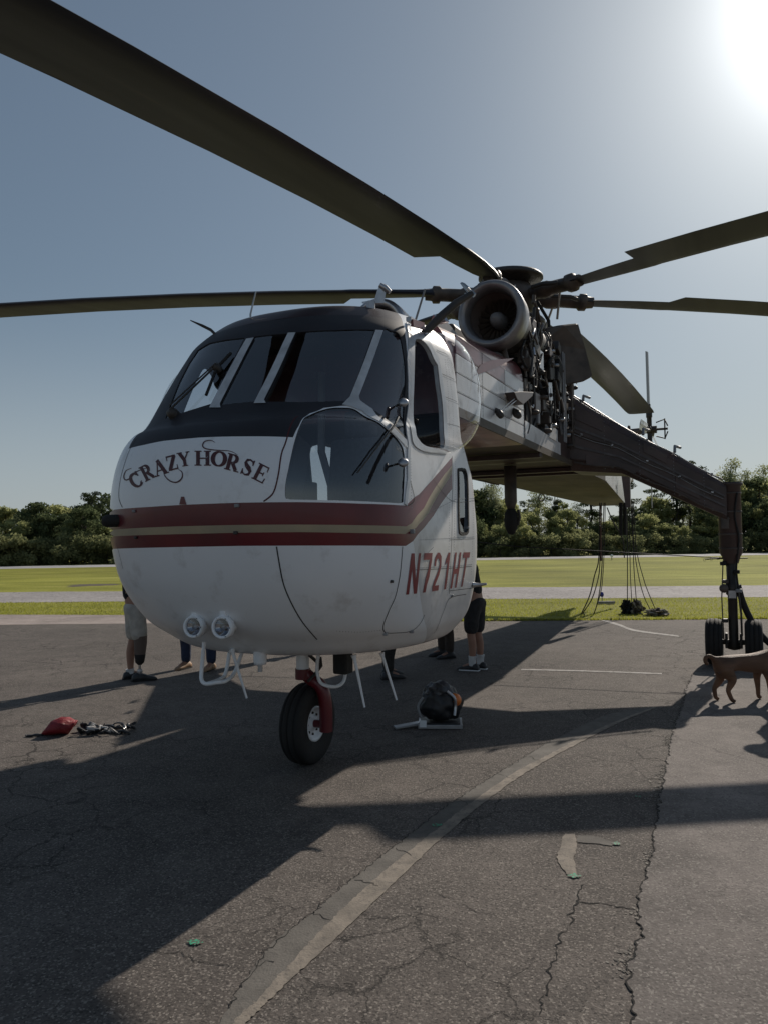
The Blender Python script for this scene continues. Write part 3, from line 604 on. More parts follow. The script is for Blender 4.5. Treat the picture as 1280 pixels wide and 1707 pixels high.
# ------------------------------------------------------------------ fuselage beam
REDTOP = mat('pinkish_red_roof_paint', (.22, .07, .07), .3, c2=(.14, .04, .045), scale=4, coat=.3, dirt=(.3, .2, .19), dscale=5, bump=.003, bscale=3)  # paler, pinker red than the flank stripe
def S(s, y, z): return Vector((-s, y, z))
def sect(s, w, zb, zt, rnd=.22):
    half = [(w, zb), (w, zt-rnd), (w-rnd*.08, zt-rnd*.6), (w-rnd*.35, zt-rnd*.22), (w-rnd, zt-.02), (0, zt+.03)]
    return [S(s, y, z) for y, z in half]+[S(s, -y, z) for y, z in half[-2::-1]]
mb = MB(); mb.loft([sect(s, .935, 2.775-.004*s, 3.47+.085*s) for s in (.80, 1.4, 2.0, 2.6, 3.2)], REDTOP, True); mb.build('forward_fuselage', heli)
# riveted skin panels on both flanks
zs = [2.80, 2.965, 3.13, 3.295, 3.46]
for sy in (1, -1):
    for i, (a, b) in enumerate(((.98, 1.7), (1.705, 2.45), (2.455, 3.18))):
        for j in range(4):
            mb = MB(); g = .003; z0, z1 = zs[j]+g, zs[j+1]-g
            mb.add([S(a+g, sy*.938, z0), S(b-g, sy*.938, z0), S(b-g, sy*.938, z1), S(a+g, sy*.938, z1), S(a+g, sy*.950, z0), S(b-g, sy*.950, z0), S(b-g, sy*.950, z1), S(a+g, sy*.950, z1)],
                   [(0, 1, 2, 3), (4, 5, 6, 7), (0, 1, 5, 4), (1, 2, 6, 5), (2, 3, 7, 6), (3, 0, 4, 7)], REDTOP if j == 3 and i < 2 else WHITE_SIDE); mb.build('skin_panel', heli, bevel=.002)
RVF = MB()
def rivline(a, b, n, nrm, m=GREY, r=.005):
    a = Vector(a); b = Vector(b); nrm = Vector(nrm)
    q1 = nrm.orthogonal().normalized(); q2 = nrm.cross(q1)
    for i in range(n):
        p = a.lerp(b, i/(n-1)); RVF.add([p+(q1*cos(t)+q2*sin(t))*r for t in np.arange(5)*2*pi/5]+[p+nrm*r*.8], [(k, (k+1) % 5, 5) for k in range(5)], m, True)
for z in zs: rivline(S(.98, .951, min(z+.012, 3.45)), S(3.18, .951, min(z+.012, 3.45)), 70, (0, 1, 0))
for s in (1.69, 2.44, 3.16): rivline(S(s, .951, 2.81), S(s, .951, 3.45), 22, (0, 1, 0))
# slanting red stripe
q = [onside(*p, .9535) for p in ((789, 627), (800, 608), (818, 600), (856, 597), (826, 613))]
MB().prism(q, (0, .001, 0), RED).build('flank_stripe', heli)
# mid body (machinery bay) and tail boom
mb = MB(); mb.loft([sect(s, .80, 2.78, 3.56, .1) for s in (3.2, 5.5, 8.6)], OILY); mb.build('machinery_bay', heli)
mb = MB(); mb.loft([sect(s, .94, 2.76, 3.2, .03) for s in (5.0, 6.0, 8.6)], BROWN); mb.build('lower_beam', heli)
def bw(s): return np.interp(s, [8.6, 15.6, 19.6], [.945, .38, .16])
def bz(s): return np.interp(s, [0, 8.6, 15.6, 17.5, 19.6], [2.79, 2.76, 2.60, 3.35, 3.85])
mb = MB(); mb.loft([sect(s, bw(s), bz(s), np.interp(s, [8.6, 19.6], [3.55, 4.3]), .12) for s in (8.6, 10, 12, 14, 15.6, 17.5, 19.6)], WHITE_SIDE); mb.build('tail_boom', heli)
for i in range(12):
    s = 9.2+i*.58; rivline(S(s, bw(s)+.002, bz(s)+.03), S(s, bw(s)+.002, 3.4), 14, (0, 1, 0), r=.007)
o = RVF.build('rivet_rows', heli, fix=False); o['kind'] = 'stuff'
# underside skins, one sheet per bay with raised lap joints
ss = [.86, 1.9, 2.95, 4.0, 5.05, 6.1, 7.1, 8.1, 9.3, 10.6, 12.0, 13.6, 15.58]
for a, b in zip(ss[:-1], ss[1:]):
    wa = .94 if a < 8.6 else bw(a); wb = .94 if b < 8.6 else bw(b)
    for y0, y1 in ((-1, -.34), (-.335, .335), (.34, 1)):
        V = [S(a+.008, wa*y0, bz(a)-.012), S(b-.008, wb*y0, bz(b)-.012), S(b-.008, wb*y1, bz(b)-.012), S(a+.008, wa*y1, bz(a)-.012)]
        MB().prism(V, (0, 0, .010), OLIVE).build('underside_panel', heli)
for sy in (1, -1): MB().prism([S(.9, sy*.95, bz(.9)-.03), S(8.6, sy*.95, bz(8.6)-.03), S(8.6, sy*.95, bz(8.6)+.05), S(.9, sy*.95, bz(.9)+.05)], (0, sy*.012, 0), OLIVE).build('keel_angle', heli)
for s in (3.95, 6.0, 6.55): MB().box(S(s, 0, 2.72), (.12, 1.9, .06), BROWN).build('cross_beam', heli, bevel=.01)
MB().prism([S(3.2, .951, 2.83), S(5.0, .951, 2.81), S(5.0, .951, 2.98), S(3.2, .951, 3.03)], (0, .008, 0), WHITE_SIDE).build('lower_skin_strip', heli)
MB().prism([S(4.3, .962, 2.98), S(4.8, .962, 2.97), S(4.8, .962, 3.12), S(4.45, .962, 3.16)], (0, .006, 0), WHITE_SIDE).build('access_panel', heli)
# machinery: boxes, pipes, clamps on the flank and around the engines
G2 = random.Random(21)
mcols = [OILY, DARK, BROWN, OILY, GREY, OILY, RUBBER]
for i in range(46):
    s = G2.uniform(3.25, 6.1); z = G2.uniform(3.02, 4.3 if s > 4 else 3.95); dx = G2.uniform(.08, .34); dz = G2.uniform(.07, .3); dy = G2.uniform(.06, .18)
    y = .86+G2.uniform(0, .1)
    MB().box(S(s, y-dy/2, z), (dx, dy, dz), G2.choice(mcols), Matrix.Rotation(G2.uniform(-.25, .25), 3, 'Y')).build('equipment_box', heli, bevel=.012)
for i in range(44):
    s = G2.uniform(3.25, 6.2); z = G2.uniform(2.95, 4.2); y = G2.uniform(.9, .99); P = [S(s, y, z)]
    for k in range(G2.randint(2, 4)):
        d = G2.choice([(0, 0, G2.uniform(-.35, .35)), (G2.uniform(-.35, .35), 0, 0), (G2.uniform(-.2, .2), 0, G2.uniform(-.2, .2))]); P.append(P[-1]+Vector(d))
    P = [Vector((p.x, p.y, max(2.9, p.z))) for p in P]
    MB().tube(smooth(P, False, 4), G2.uniform(.006, .018), G2.choice([OILY, DARK, ALU, DARK, GREY]), 6).build('hydraulic_pipe', heli)
for i in range(26):
    s = G2.uniform(3.3, 6.1); z = G2.uniform(3.0, 4.1)
    MB().lathe([(0, .03), (.02, .025), (.03, 0), (.03, -.06)], S(s, .99, z), (0, 1, 0), G2.choice([ALU, STEEL, DARK, OILY, DARK]), 8).build('fitting', heli)
for (x, y) in ((3.9, 3.85), (4.35, 3.55), (5.2, 3.3)):
    MB().box(S(x, .985, y), (.22, .012, .2), ALU, Matrix.Rotation(.4*x, 3, 'Y')).build('torn_panel', heli)
for s in (5.05, 5.15, 5.6, 5.7): MB().tube([S(s, 1.0, 3.0), S(s, 1.0, 4.2)], .014, GREY if s < 5.3 else OILY, 6).build('hydraulic_pipe', heli)
MB().prism([Vector(lw(at(1034, 786, 16.9))), Vector(lw(at(1049, 786, 16.9))), Vector(lw(at(1050, 846, 16.9))), Vector(lw(at(1042, 846, 16.9)))], (-.1, 0, 0), BROWN).build('load_beam', heli)
for i in range(30):
    s = G2.uniform(3.25, 4.9); z = G2.uniform(3.65, 4.25); dx = G2.uniform(.06, .3); dz = G2.uniform(.06, .22)
    MB().box(S(s, .93+G2.uniform(-.06, .06), z), (dx, .1, dz), G2.choice([OILY, DARK, BROWN, RUBBER, DARK]), Matrix.Rotation(G2.uniform(-.5, .5), 3, 'Y')).build('equipment_box', heli, bevel=.012)
for i in range(18):
    s = G2.uniform(3.2, 4.6); z = G2.uniform(3.6, 4.3); P = [S(s, 1.0, z)]
    for k in range(3): P.append(P[-1]+Vector((G2.uniform(-.25, .25), G2.uniform(-.03, .03), G2.uniform(-.25, .25))))
    MB().tube(smooth(P, False, 4), G2.uniform(.008, .022), G2.choice([OILY, DARK, DARK, ALU, RUBBER]), 6).build('hydraulic_pipe', heli)
# mission equipment hanging on the flank: lamp, bracket and stay
p1 = onside(832, 690, 1.0); p2 = onside(866, 662, 1.05)
MB().prism([onside(840, 655, .96), onside(852, 654, .96), onside(874, 655, .96), onside(872, 662, .96), onside(856, 676, .96), onside(846, 668, .96)], (0, .1, 0), BROWN).build('winch_bracket', heli, bevel=.006)
MB().tube([p1, p2], .008, ALU, 6).build('stay_rod', heli); MB().tube([p1+Vector((0, 0, .03)), p2+Vector((0, 0, .03))], .006, ALU, 6).build('stay_rod', heli)
MB().lathe([(0, .05), (.03, .04), (.036, 0), (.03, -.04), (.012, -.09)], p1, (.4, .5, -.6), DARK, 12).build('work_lamp', heli)
MB().lathe([(0, .06), (.03, .05), (.045, 0), (.03, -.05), (.012, -.1)], onside(861, 690, 1.0), (.4, .5, -.6), DARK, 12).build('work_lamp', heli)

# ------------------------------------------------------------------ engines
INT = mat('intake_dark', (.13, .105, .095), .6)
for sy in (1, -1):
    ey = .74 if sy > 0 else -.60; c = Vector((-2.7, ey, 4.12))
    e = MB().lathe([(.335, -.22), (.29, -.45), (.25, -.9), (.24, -1.6), (.22, -2.3), (.0, -2.35)], c, (1, 0, 0), DARK, 32).build('engine', heli)
    MB().lathe([(.345, -.28), (.362, -.1), (.365, 0), (.345, .035), (.31, .04), (.282, .01), (.268, -.06), (.262, -.25)], c, (1, 0, 0), ALU if sy < 0 else mat('intake_lip', (.33, .33, .34), .34, .55, c2=(.22, .21, .21), scale=5), 48).build('intake_ring', e)
    MB().lathe([(.262, -.1), (.25, -.5), (.0, -.5)], c, (1, 0, 0), INT, 32).build('intake_duct', e)
    MB().lathe([(0, -.12), (.05, -.14), (.085, -.24), (.09, -.5)], c, (1, 0, 0), GREY, 20).build('spinner', e)
    mb = MB()
    for k in range(20):
        a = k*pi/10; r0, r1 = .08, .255; u1 = Vector((0, cos(a), sin(a))); t1 = Vector((0, -sin(a), cos(a)))
        mb.add([c+Vector((-.33, 0, 0))+u1*r0, c+Vector((-.33, 0, 0))+u1*r1, c+Vector((-.39, 0, 0))+u1*r1+t1*.05, c+Vector((-.39, 0, 0))+u1*r0+t1*.02], [(0, 1, 2, 3)], OILY)
    mb.build('inlet_vane', e)
    for k in range(3): MB().lathe([(.25, .02), (.275, .015), (.275, -.015), (.25, -.02)], c-Vector((.75+.45*k, 0, 0)), (1, 0, 0), OILY, 32).build('clamp_band', e)
    # exhaust turning outboard
    rings = []
    for s, y, w_, h_, z in ((4.75, .70, .5, .5, 4.16), (5.0, .75, .54, .6, 4.2), (5.3, .84, .56, .68, 4.24), (5.6, 1.05, .58, .7, 4.32)):
        d = Vector((-(1-.5*(s-4.75)), sy*(s-4.75)*1.0, 0)).normalized(); t = Vector((-d.y, d.x, 0))
        rings.append([Vector((-s, sy*y, z))+t*w_*.5*cos(a)*(1.12 if abs(cos(a)) > .3 else 1)+Vector((0, 0, h_*.5*sin(a)*1.1)) for a in np.arange(12)*pi/6+pi/12])
    if sy < 0: MB().loft(rings, DARK, True).build('exhaust_duct', e)
    else:
        ex = [(904, 547, 10.2), (934, 541, 10.2), (959, 538, 10.3), (972, 583, 10.4), (984, 630, 10.4), (971, 637, 10.4), (930, 646, 10.3), (900, 655, 10.2), (893, 610, 10.2), (894, 570, 10.2)]
        R0 = [pt(*q) for q in ex]; cq = sum(R0, Vector())/len(R0); R1 = [cq+(q-cq)*.93+Vector((.02, .05, 0)) for q in R0]; R2 = [cq+(q-cq)*.8+Vector((.3, -.35, -.05)) for q in R0]; R3 = [cq+(q-cq)*.6+Vector((.62, -.42, -.12)) for q in R0]
        MB().loft([R3, R2, R0, R1], OILY, False).build('exhaust_duct', e, bevel=.02)
MB().box((-3.7, 0, 3.9), (1.6, .5, .5), OILY).build('engine_deck_box', heli, bevel=.04)
for sy in (1, -1):
    for s in (2.95, 3.6, 4.4):
        MB().tube([S(s, sy*.3, 3.6), S(s, sy*.45, 3.78)], .03, OILY, 8).build('engine_mount', heli); MB().tube([S(s, sy*.85, 3.6), S(s, sy*.8, 3.8)], .03, OILY, 8).build('engine_mount', heli)
MB().prism([onside(724, 545, .75), onside(741, 532, .75), onside(768, 565, .75), onside(768, 575, .75)], (0, -.03, 0), GREY).build('firewall_gusset', heli)
# gearbox and mast
MB().box((-6.1, 0, 3.95), (1.7, 1.3, .8), OILY, taper=.8).build('gearbox_housing', heli, bevel=.06)
gb = MB().lathe([(.62, 4.2), (.6, 4.45), (.45, 4.75), (.3, 4.85), (.24, 5.3), (.2, 5.5)], (-6.5, -.09, 0), (0, 0, 1), OILY, 28).build('main_gearbox', heli)
for k in range(9):
    a = k*.7; MB().box((-6.4+.55*cos(a), -.05+.55*sin(a), 4.45+.1*(k % 3)), (.25, .25, .22), mcols[k % 7], Matrix.Rotation(a, 3, 'Z')).build('accessory_drive', gb, bevel=.02)
MB().lathe([(.3, 5.0), (.52, 5.03), (.54, 5.09), (.5, 5.14), (.3, 5.16)], (-6.5, -.09, 0), (0, 0, 1), DARK, 32).build('swashplate', heli)
# ------------------------------------------------------------------ rotor
RS, RZ, RPH, RTL, RDR, RTY, RY0 = 6.488, 5.495, -.062, .042, .679, .05, -.084
def rpos(a, r, c=0.0, h=0.0):
    # r out along the blade, c towards the leading edge, h up
    x = r*cos(a)-c*sin(a); y = r*sin(a)+c*cos(a)
    return Vector((-RS+x, RY0+y, RZ-RTL*x-RTY*y-RDR*(r/10.9)**2+h))
hub = MB().lathe([(.2, -.28), (.36, -.22), (.4, -.08), (.4, .1), (.3, .2), (.18, .24)], (-RS, RY0, RZ), (.042, .05, 1), OILY, 24).build('rotor_hub', heli)
MB().lathe([(.0, .42), (.3, .41), (.46, .37), (.5, .33), (.5, .29), (.42, .28), (.3, .22), (.1, .2)], (-RS, RY0, RZ), (.042, .05, 1), DARK, 40).build('hub_damper_disc', heli)
AF = [(-.0, 0), (.06, .42), (.22, .62), (.5, .45), (1, .04), (1, -.03), (.5, -.3), (.22, -.38), (.06, -.3)]
for k in range(6):
    a = RPH+k*pi/3
    bl = MB(); rings = []
    prof = [(1.2, .12, -.1, .12), (1.5, .17, -.16, .09), (2.0, .21, -.2, .08), (2.48, .22, -.22, .08), (2.60, .22, -.53, .08)]+[(q, .22, -.53, .08) for q in (3.6, 5, 6.5, 8, 9.5)]+[(10.6, .22, -.53, .07), (10.9, .2, -.51, .055), (10.93, .1, -.46, .02)]
    for r, le, te, th in prof:
        ch = le-te; rings.append([rpos(a, r, le-q*ch+.14, h*th) for q, h in AF])
    bl.loft(rings, BLADE, True)
    b = bl.build('rotor_blade', heli)
    md = b.modifiers.new('e', 'EDGE_SPLIT'); md.split_angle = radians(40)
    rr = [.3, .55, .6, .75, .8, 1.1, 1.12, 1.22, 1.24, 1.34]
    wd = [.1, .11, .13, .13, .105, .105, .14, .14, .1, .09]
    MB().tube([rpos(a, r, .14 if r > 1 else .1) for r in rr], wd, OILY, 12, flat=.8).build('blade_cuff', b)
    MB().tube([rpos(a, .62, -.1, .02), rpos(a, .9, -.16, .0), rpos(a, 1.05, -.02, .0)], .035, DARK, 8).build('lag_damper', b)
    MB().tube([rpos(a, .75, .32, -.02), rpos(a, .62, .38, -.4)], .018, STEEL, 6).build('pitch_link', b)
    MB().prism([rpos(a, 1.15, .1, .1), rpos(a, 1.4, .12, .02), rpos(a, 1.15, .14, -.1)], (0, 0, .012), DARK).build('blade_lock_lug', b)
    if k in (0, 1, 2): # trim tab
        MB().prism([rpos(a, 7.6, -.33), rpos(a, 8.3, -.33), rpos(a, 8.3, -.38, -.004), rpos(a, 7.6, -.38, -.004)], (0, 0, .006), BLADE).build('trim_tab', b)
MB().tube([(-6.2, .4, 5.3), (-6.3, .55, 5.0), (-6.1, .6, 4.7), (-6.15, .5, 4.5)], .025, RUBBER, 8).build('hydraulic_hose', heli)
# ------------------------------------------------------------------ outriggers and main gear
for sy in (1, -1):
    rings = []
    for y, s0, s1, zb, zt in ((.93, 5.70, 6.78, 2.68, 3.80), (1.6, 5.83, 6.62, 2.62, 3.30), (2.92, 6.02, 6.38, 1.93, 2.42)):
        r_ = .1*(s1-s0)
        rings.append([S(s0+r_, sy*y, zb), S(s1-r_, sy*y, zb), S(s1, sy*y, zb+r_*1.5), S(s1, sy*y, zt-r_*1.5), S(s1-r_, sy*y, zt), S(s0+r_, sy*y, zt), S(s0, sy*y, zt-r_*1.5), S(s0, sy*y, zb+r_*1.5)])
    og = MB().loft(rings, BROWN).build('outrigger', heli, bevel=.01)
    for t0, t1 in ((.30, .42), (.55, .62)):
        V = [S(np.interp(y, (.93, 1.6, 3.0), (5.70, 5.83, 6.02))-.006, sy*y, np.interp(y, (.93, 1.6, 3), (2.68, 2.62, 1.9))*(1-t)+np.interp(y, (.93, 1.6, 3), (3.8, 3.3, 2.42))*t) for y, t in ((1.0, t0), (1.6, t0), (2.9, t0), (2.9, t0+.05), (1.6, t0+.04), (1.0, t0+.035))]
        MB().prism(V, (.012, 0, 0), mat('worn_stiffener', (.12, .11, .11), .5, c2=(.08, .07, .07), scale=10)).build('stiffener_strip', og)
    if sy > 0:
        fz = lambda y, t: np.interp(y, (.93, 1.6, 3), (2.68, 2.62, 1.9))*(1-t)+np.interp(y, (.93, 1.6, 3), (3.8, 3.3, 2.42))*t
        fx_ = lambda y: np.interp(y, (.93, 1.6, 3.0), (5.70, 5.83, 6.02))
        for y0, y1, t0, t1 in ((1.02, 1.38, .68, .88), (1.45, 1.8, .12, .26), (1.9, 2.2, .66, .86), (2.3, 2.6, .2, .5), (1.15, 1.5, .08, .24)):
            MB().prism([S(fx_(y0)-.004, y0, fz(y0, t0)), S(fx_(y1)-.004, y1, fz(y1, t0)), S(fx_(y1)-.004, y1, fz(y1, t1)), S(fx_(y0)-.004, y0, fz(y0, t1))], (.009, 0, 0), BROWN).build('cover_plate', og, bevel=.003)
        for t_, r_t in ((.95, .012), (.50, .009), (.47, .007), (.1, .01)):
            MB().tube([S(fx_(y)-.02, y, fz(y, t_)+.012*sin(y*9)) for y in np.linspace(1.0, 2.88, 14)], r_t, G2.choice([OILY, DARK, GREY]), 6).build('hydraulic_line', og)
            for y in (1.1, 1.5, 1.95, 2.35, 2.75): MB().box(S(fx_(y)-.012, y, fz(y, t_)), (.03, .03, .035), ALU if t_ == .5 else OILY).build('line_clamp', og)
        mb = MB()
        for y in (1.4, 1.85, 2.28, 2.65):
            for t_ in np.linspace(.06, .94, 12): mb.lathe([(0, .005), (.007, 0)], S(fx_(y)-.002, y, fz(y, t_)), (1, 0, 0), GREY, 5)
        mb.build('rivet_row', og)['kind'] = 'stuff'
    mb = MB()
    for i in range(60):
        t = i/59; y = .95+t*2.03
        for zz, e in ((np.interp(y, (.93, 1.6, 3), (3.80, 3.3, 2.42))-.03, 0), (np.interp(y, (.93, 1.6, 3), (2.68, 2.62, 1.9))+.03, 0)):
            mb.lathe([(0, .006), (.007, 0)], S(np.interp(y, (.93, 1.6, 3.0), (5.70, 5.83, 6.02))+.008, sy*y, zz), (1, 0, 0), OILY, 5)
    mb.build('rivet_row', og)['kind'] = 'stuff'
    for y in (1.1, 1.9, 2.3): MB().tube([S(5.9, sy*y, np.interp(y, (.93, 3), (3.8, 2.42))-.02), S(5.95, sy*y, np.interp(y, (.93, 3), (3.8, 2.42))+.07), S(6.1, sy*(y+.06), np.interp(y, (.93, 3), (3.8, 2.42))+.06)], .02, GREY, 6).build('step_bracket', og)
    c = Vector((-6.2, sy*2.95, 0))
    g = MB().lathe([(.0, 2.45), (.17, 2.445), (.175, 2.41), (.145, 2.39), (.145, 1.5), (.115, 1.45), (.09, 1.36)], c, (0, 0, 1), BROWN, 28).build('main_gear_leg', heli)
    MB().lathe([(.07, 1.45), (.065, 1.1), (.08, 1.09), (.08, .95), (.06, .93), (.06, .35), (.08, .22), (.0, .2)], c, (0, 0, 1), DARK, 20).build('oleo_strut', g)
    MB().tube([c+Vector((0, -.26, .31)), c+Vector((0, .26, .31))], .035, DARK, 12).build('axle', g)
    for w_ in (-.24, .24): wheel(c+Vector((0, w_, .31)), .31, .215, .13, g, DARK)
    for yy, zz, rr_ in ((-.1, 1.36, .02), (.06, 1.25, .02), (-.08, 1.12, .03), (.08, 1.0, .025), (-.1, .6, .015)):
        MB().box(c+Vector((.05, yy*sy, zz)), (.1, .08, .05), G2.choice(mcols)).build('gear_fitting', g, bevel=.01)
    if sy > 0:
        for zz_ in (2.3, 2.05, 1.75, 1.56): MB().lathe([(.146, .012), (.152, .01), (.152, -.01), (.146, -.012)], c+Vector((0, 0, zz_)), (0, 0, 1), OILY, 28).build('leg_band', g)
        MB().tube(smooth([c+Vector((.12, .1, 2.3)), c+Vector((.14, .06, 2.0)), c+Vector((.13, .1, 1.7)), c+Vector((.1, .06, 1.3)), c+Vector((.08, .08, 1.0))], False, 5), .012, RUBBER, 6).build('hydraulic_hose', g)
        MB().box(c+Vector((.13, -.06, 1.9)), (.05, .1, .16), OILY).build('junction_box', g, bevel=.008); MB().box(c+Vector((.075, 0, .95)), (.02, .09, .1), ALU).build('data_plate', g)
        for yy in (-.09, .09): MB().box(c+Vector((0, yy, .33)), (.12, .035, .2), DARK).build('brake_caliper', g, bevel=.01)
    mb = MB(); mb.tube([c+Vector((.06, -.1, 1.4)), c+Vector((.08, -.13, .9)), c+Vector((.06, -.12, .35))], .008, DARK, 6); mb.build('brake_line', g)
    mb = MB(); mb.tube([c+Vector((.04, .07, 1.05)), c+Vector((.1, .1, .7)), c+Vector((.05, .1, .4))], .014, DARK, 6); mb.build('scissor_link', g)
    MB().lathe([(.001, .03), (.05, .028), (.06, 0), (.05, -.03), (.0, -.035)], c+Vector((.1, -.1, 1.03)), (1, .3, .1), OILY, 16).build('gear_lamp', g)
    mb = MB()
    for q in range(6): mb.lathe([(.016, .004), (.02, 0), (.016, -.004)], c+Vector((0, (-.12-.042*q), 1.43-.004*q)), (1, 0, 0) if q % 2 else (0, 0, 1), DARK, 8)
    mb.tube([c+Vector((0, -.33, 1.42)), c+Vector((0, .2, 1.43))], .008, DARK, 6); mb.build('tie_chain', g)
c = Vector((-6.2, 2.95, 0))
MB().tube(smooth([pt(1229, 975, 10.3), pt(1236, 1000, 10.3), pt(1248, 1028, 10.25), pt(1264, 1054, 10.2), pt(1284, 1074, 10.1), pt(1312, 1092, 10), pt(1350, 1106, 9.9)], False, 6), .042, RUBBER, 10).build('snorkel_hose', heli)
# hook hanging under the front of the beam
hq = pt(850, 800, 10.6); hx, hy = hq.x, hq.y; hz = lambda y: float(pt(850, y, 10.6).z)
hk = MB().lathe([(.0, 2.74), (.085, 2.74), (.085, hz(836)), (.07, hz(842)), (.05, hz(848)), (.0, hz(849))], (hx, hy, 0), (0, 0, 1), OILY, 16).build('hoist_cable_guide', heli)
MB().lathe([(.04, hz(846)), (.06, hz(850)), (.09, hz(856)), (.1, hz(868)), (.085, hz(880)), (.045, hz(890)), (0, hz(892))], (hx, hy, 0), (0, 0, 1), RUBBER, 14).build('hoist_hook', hk)
MB().tube([(hx, hy+.1, hz(850)), (hx, hy+.12, hz(862)), (hx, hy+.09, hz(876))], .02, DARK, 6).build('hook_latch', hk)
def ring_link(p, r, name='shackle'):
    mb = MB(); mb.tube([p+Vector((0, 0, r*2)), p+Vector((0, 0, r))], r*.4, DARK, 8)
    mb.tube([p+Vector((0, cos(t)*r, sin(t)*r*1.2)) for t in np.linspace(0, 2*pi, 17)], r*.22, DARK, 6, caps=False); mb.build(name, heli)
ring_link(onside(902, 829, -.93), .065); ring_link(Vector(lw(at(1018, 812, 16.2))), .09)
# ------------------------------------------------------------------ tail
mb = MB(); mb.loft([[S(18.0, -.14, 3.5), S(19.9, -.05, 3.5), S(19.9, .05, 3.5), S(18.0, .14, 3.5)], [S(18.6, -.1, 4.97), S(19.6, -.03, 5.0), S(19.6, .03, 5.0), S(18.6, .1, 4.97)]], OILY); mb.build('tail_pylon', heli, bevel=.02)
MB().prism([S(18.7, -.05, 4.93), S(19.6, -.05, 4.93), S(19.5, -2.4, 4.93), S(18.9, -2.4, 4.93)], (0, 0, .07), WHITE_SIDE).build('tailplane', heli)
TRC = S(18.4, .72, 4.89)
MB().tube([S(18.7, -.1, 4.86), S(18.5, .4, 4.88), TRC], [.13, .1, .09], OILY, 12).build('tail_gearbox', heli)
MB().lathe([(0, .12), (.04, .1), (.05, 0)], S(18.75, .1, 5.0), (0, 0, 1), OILY, 12).build('beacon', heli)
MB().tube([TRC-Vector((0, .08, 0)), TRC+Vector((0, .2, 0))], .11, DARK, 16).build('tail_rotor_hub', heli)
for k, (dx, dz) in enumerate(((.05, 1), (-.05, -1), (1, -.05), (-1, -.10))):
    d = Vector((dx, 0, dz)).normalized(); t = Vector((-d.z, 0, d.x)); nn = Vector((0, 1, 0)); rings = []
    for r, w_, th in ((.3, .09, .03), (.55, .1, .03), (.7, .2, .022), (1.4, .2, .02), (2.28, .19, .015)):
        tw = radians(12); tt = t*cos(tw)+nn*sin(tw); pn = nn*cos(tw)-t*sin(tw)
        rings.append([TRC+d*r+tt*w_*.6, TRC+d*r+pn*th, TRC+d*r-tt*w_*.8, TRC+d*r-pn*th])
    b = MB().loft(rings, mat('tail_blade_paint', (.3, .31, .33), .4) if k == 0 else WHITE_SIDE if k > 1 else GREY).build('tail_rotor_blade', heli)
    MB().tube([TRC+d*.08, TRC+d*.35, TRC+d*.37, TRC+d*.5, TRC+d*.52, TRC+d*.75], [.07, .07, .09, .09, .05, .05], DARK, 10).build('blade_root', b)
mb = MB()
for q in (-1, 1): mb.tube([TRC+Vector((0, .18, .2*q)), TRC+Vector((0, .42, .28*q)), TRC+Vector((0, .5, .08*q))], .02, DARK, 6)
mb.tube([TRC+Vector((0, .42, .3)), TRC+Vector((0, .42, -.3))], .02, DARK, 6); mb.tube([TRC, TRC+Vector((0, .5, 0))], .035, DARK, 8); mb.build('pitch_change_spider', heli)
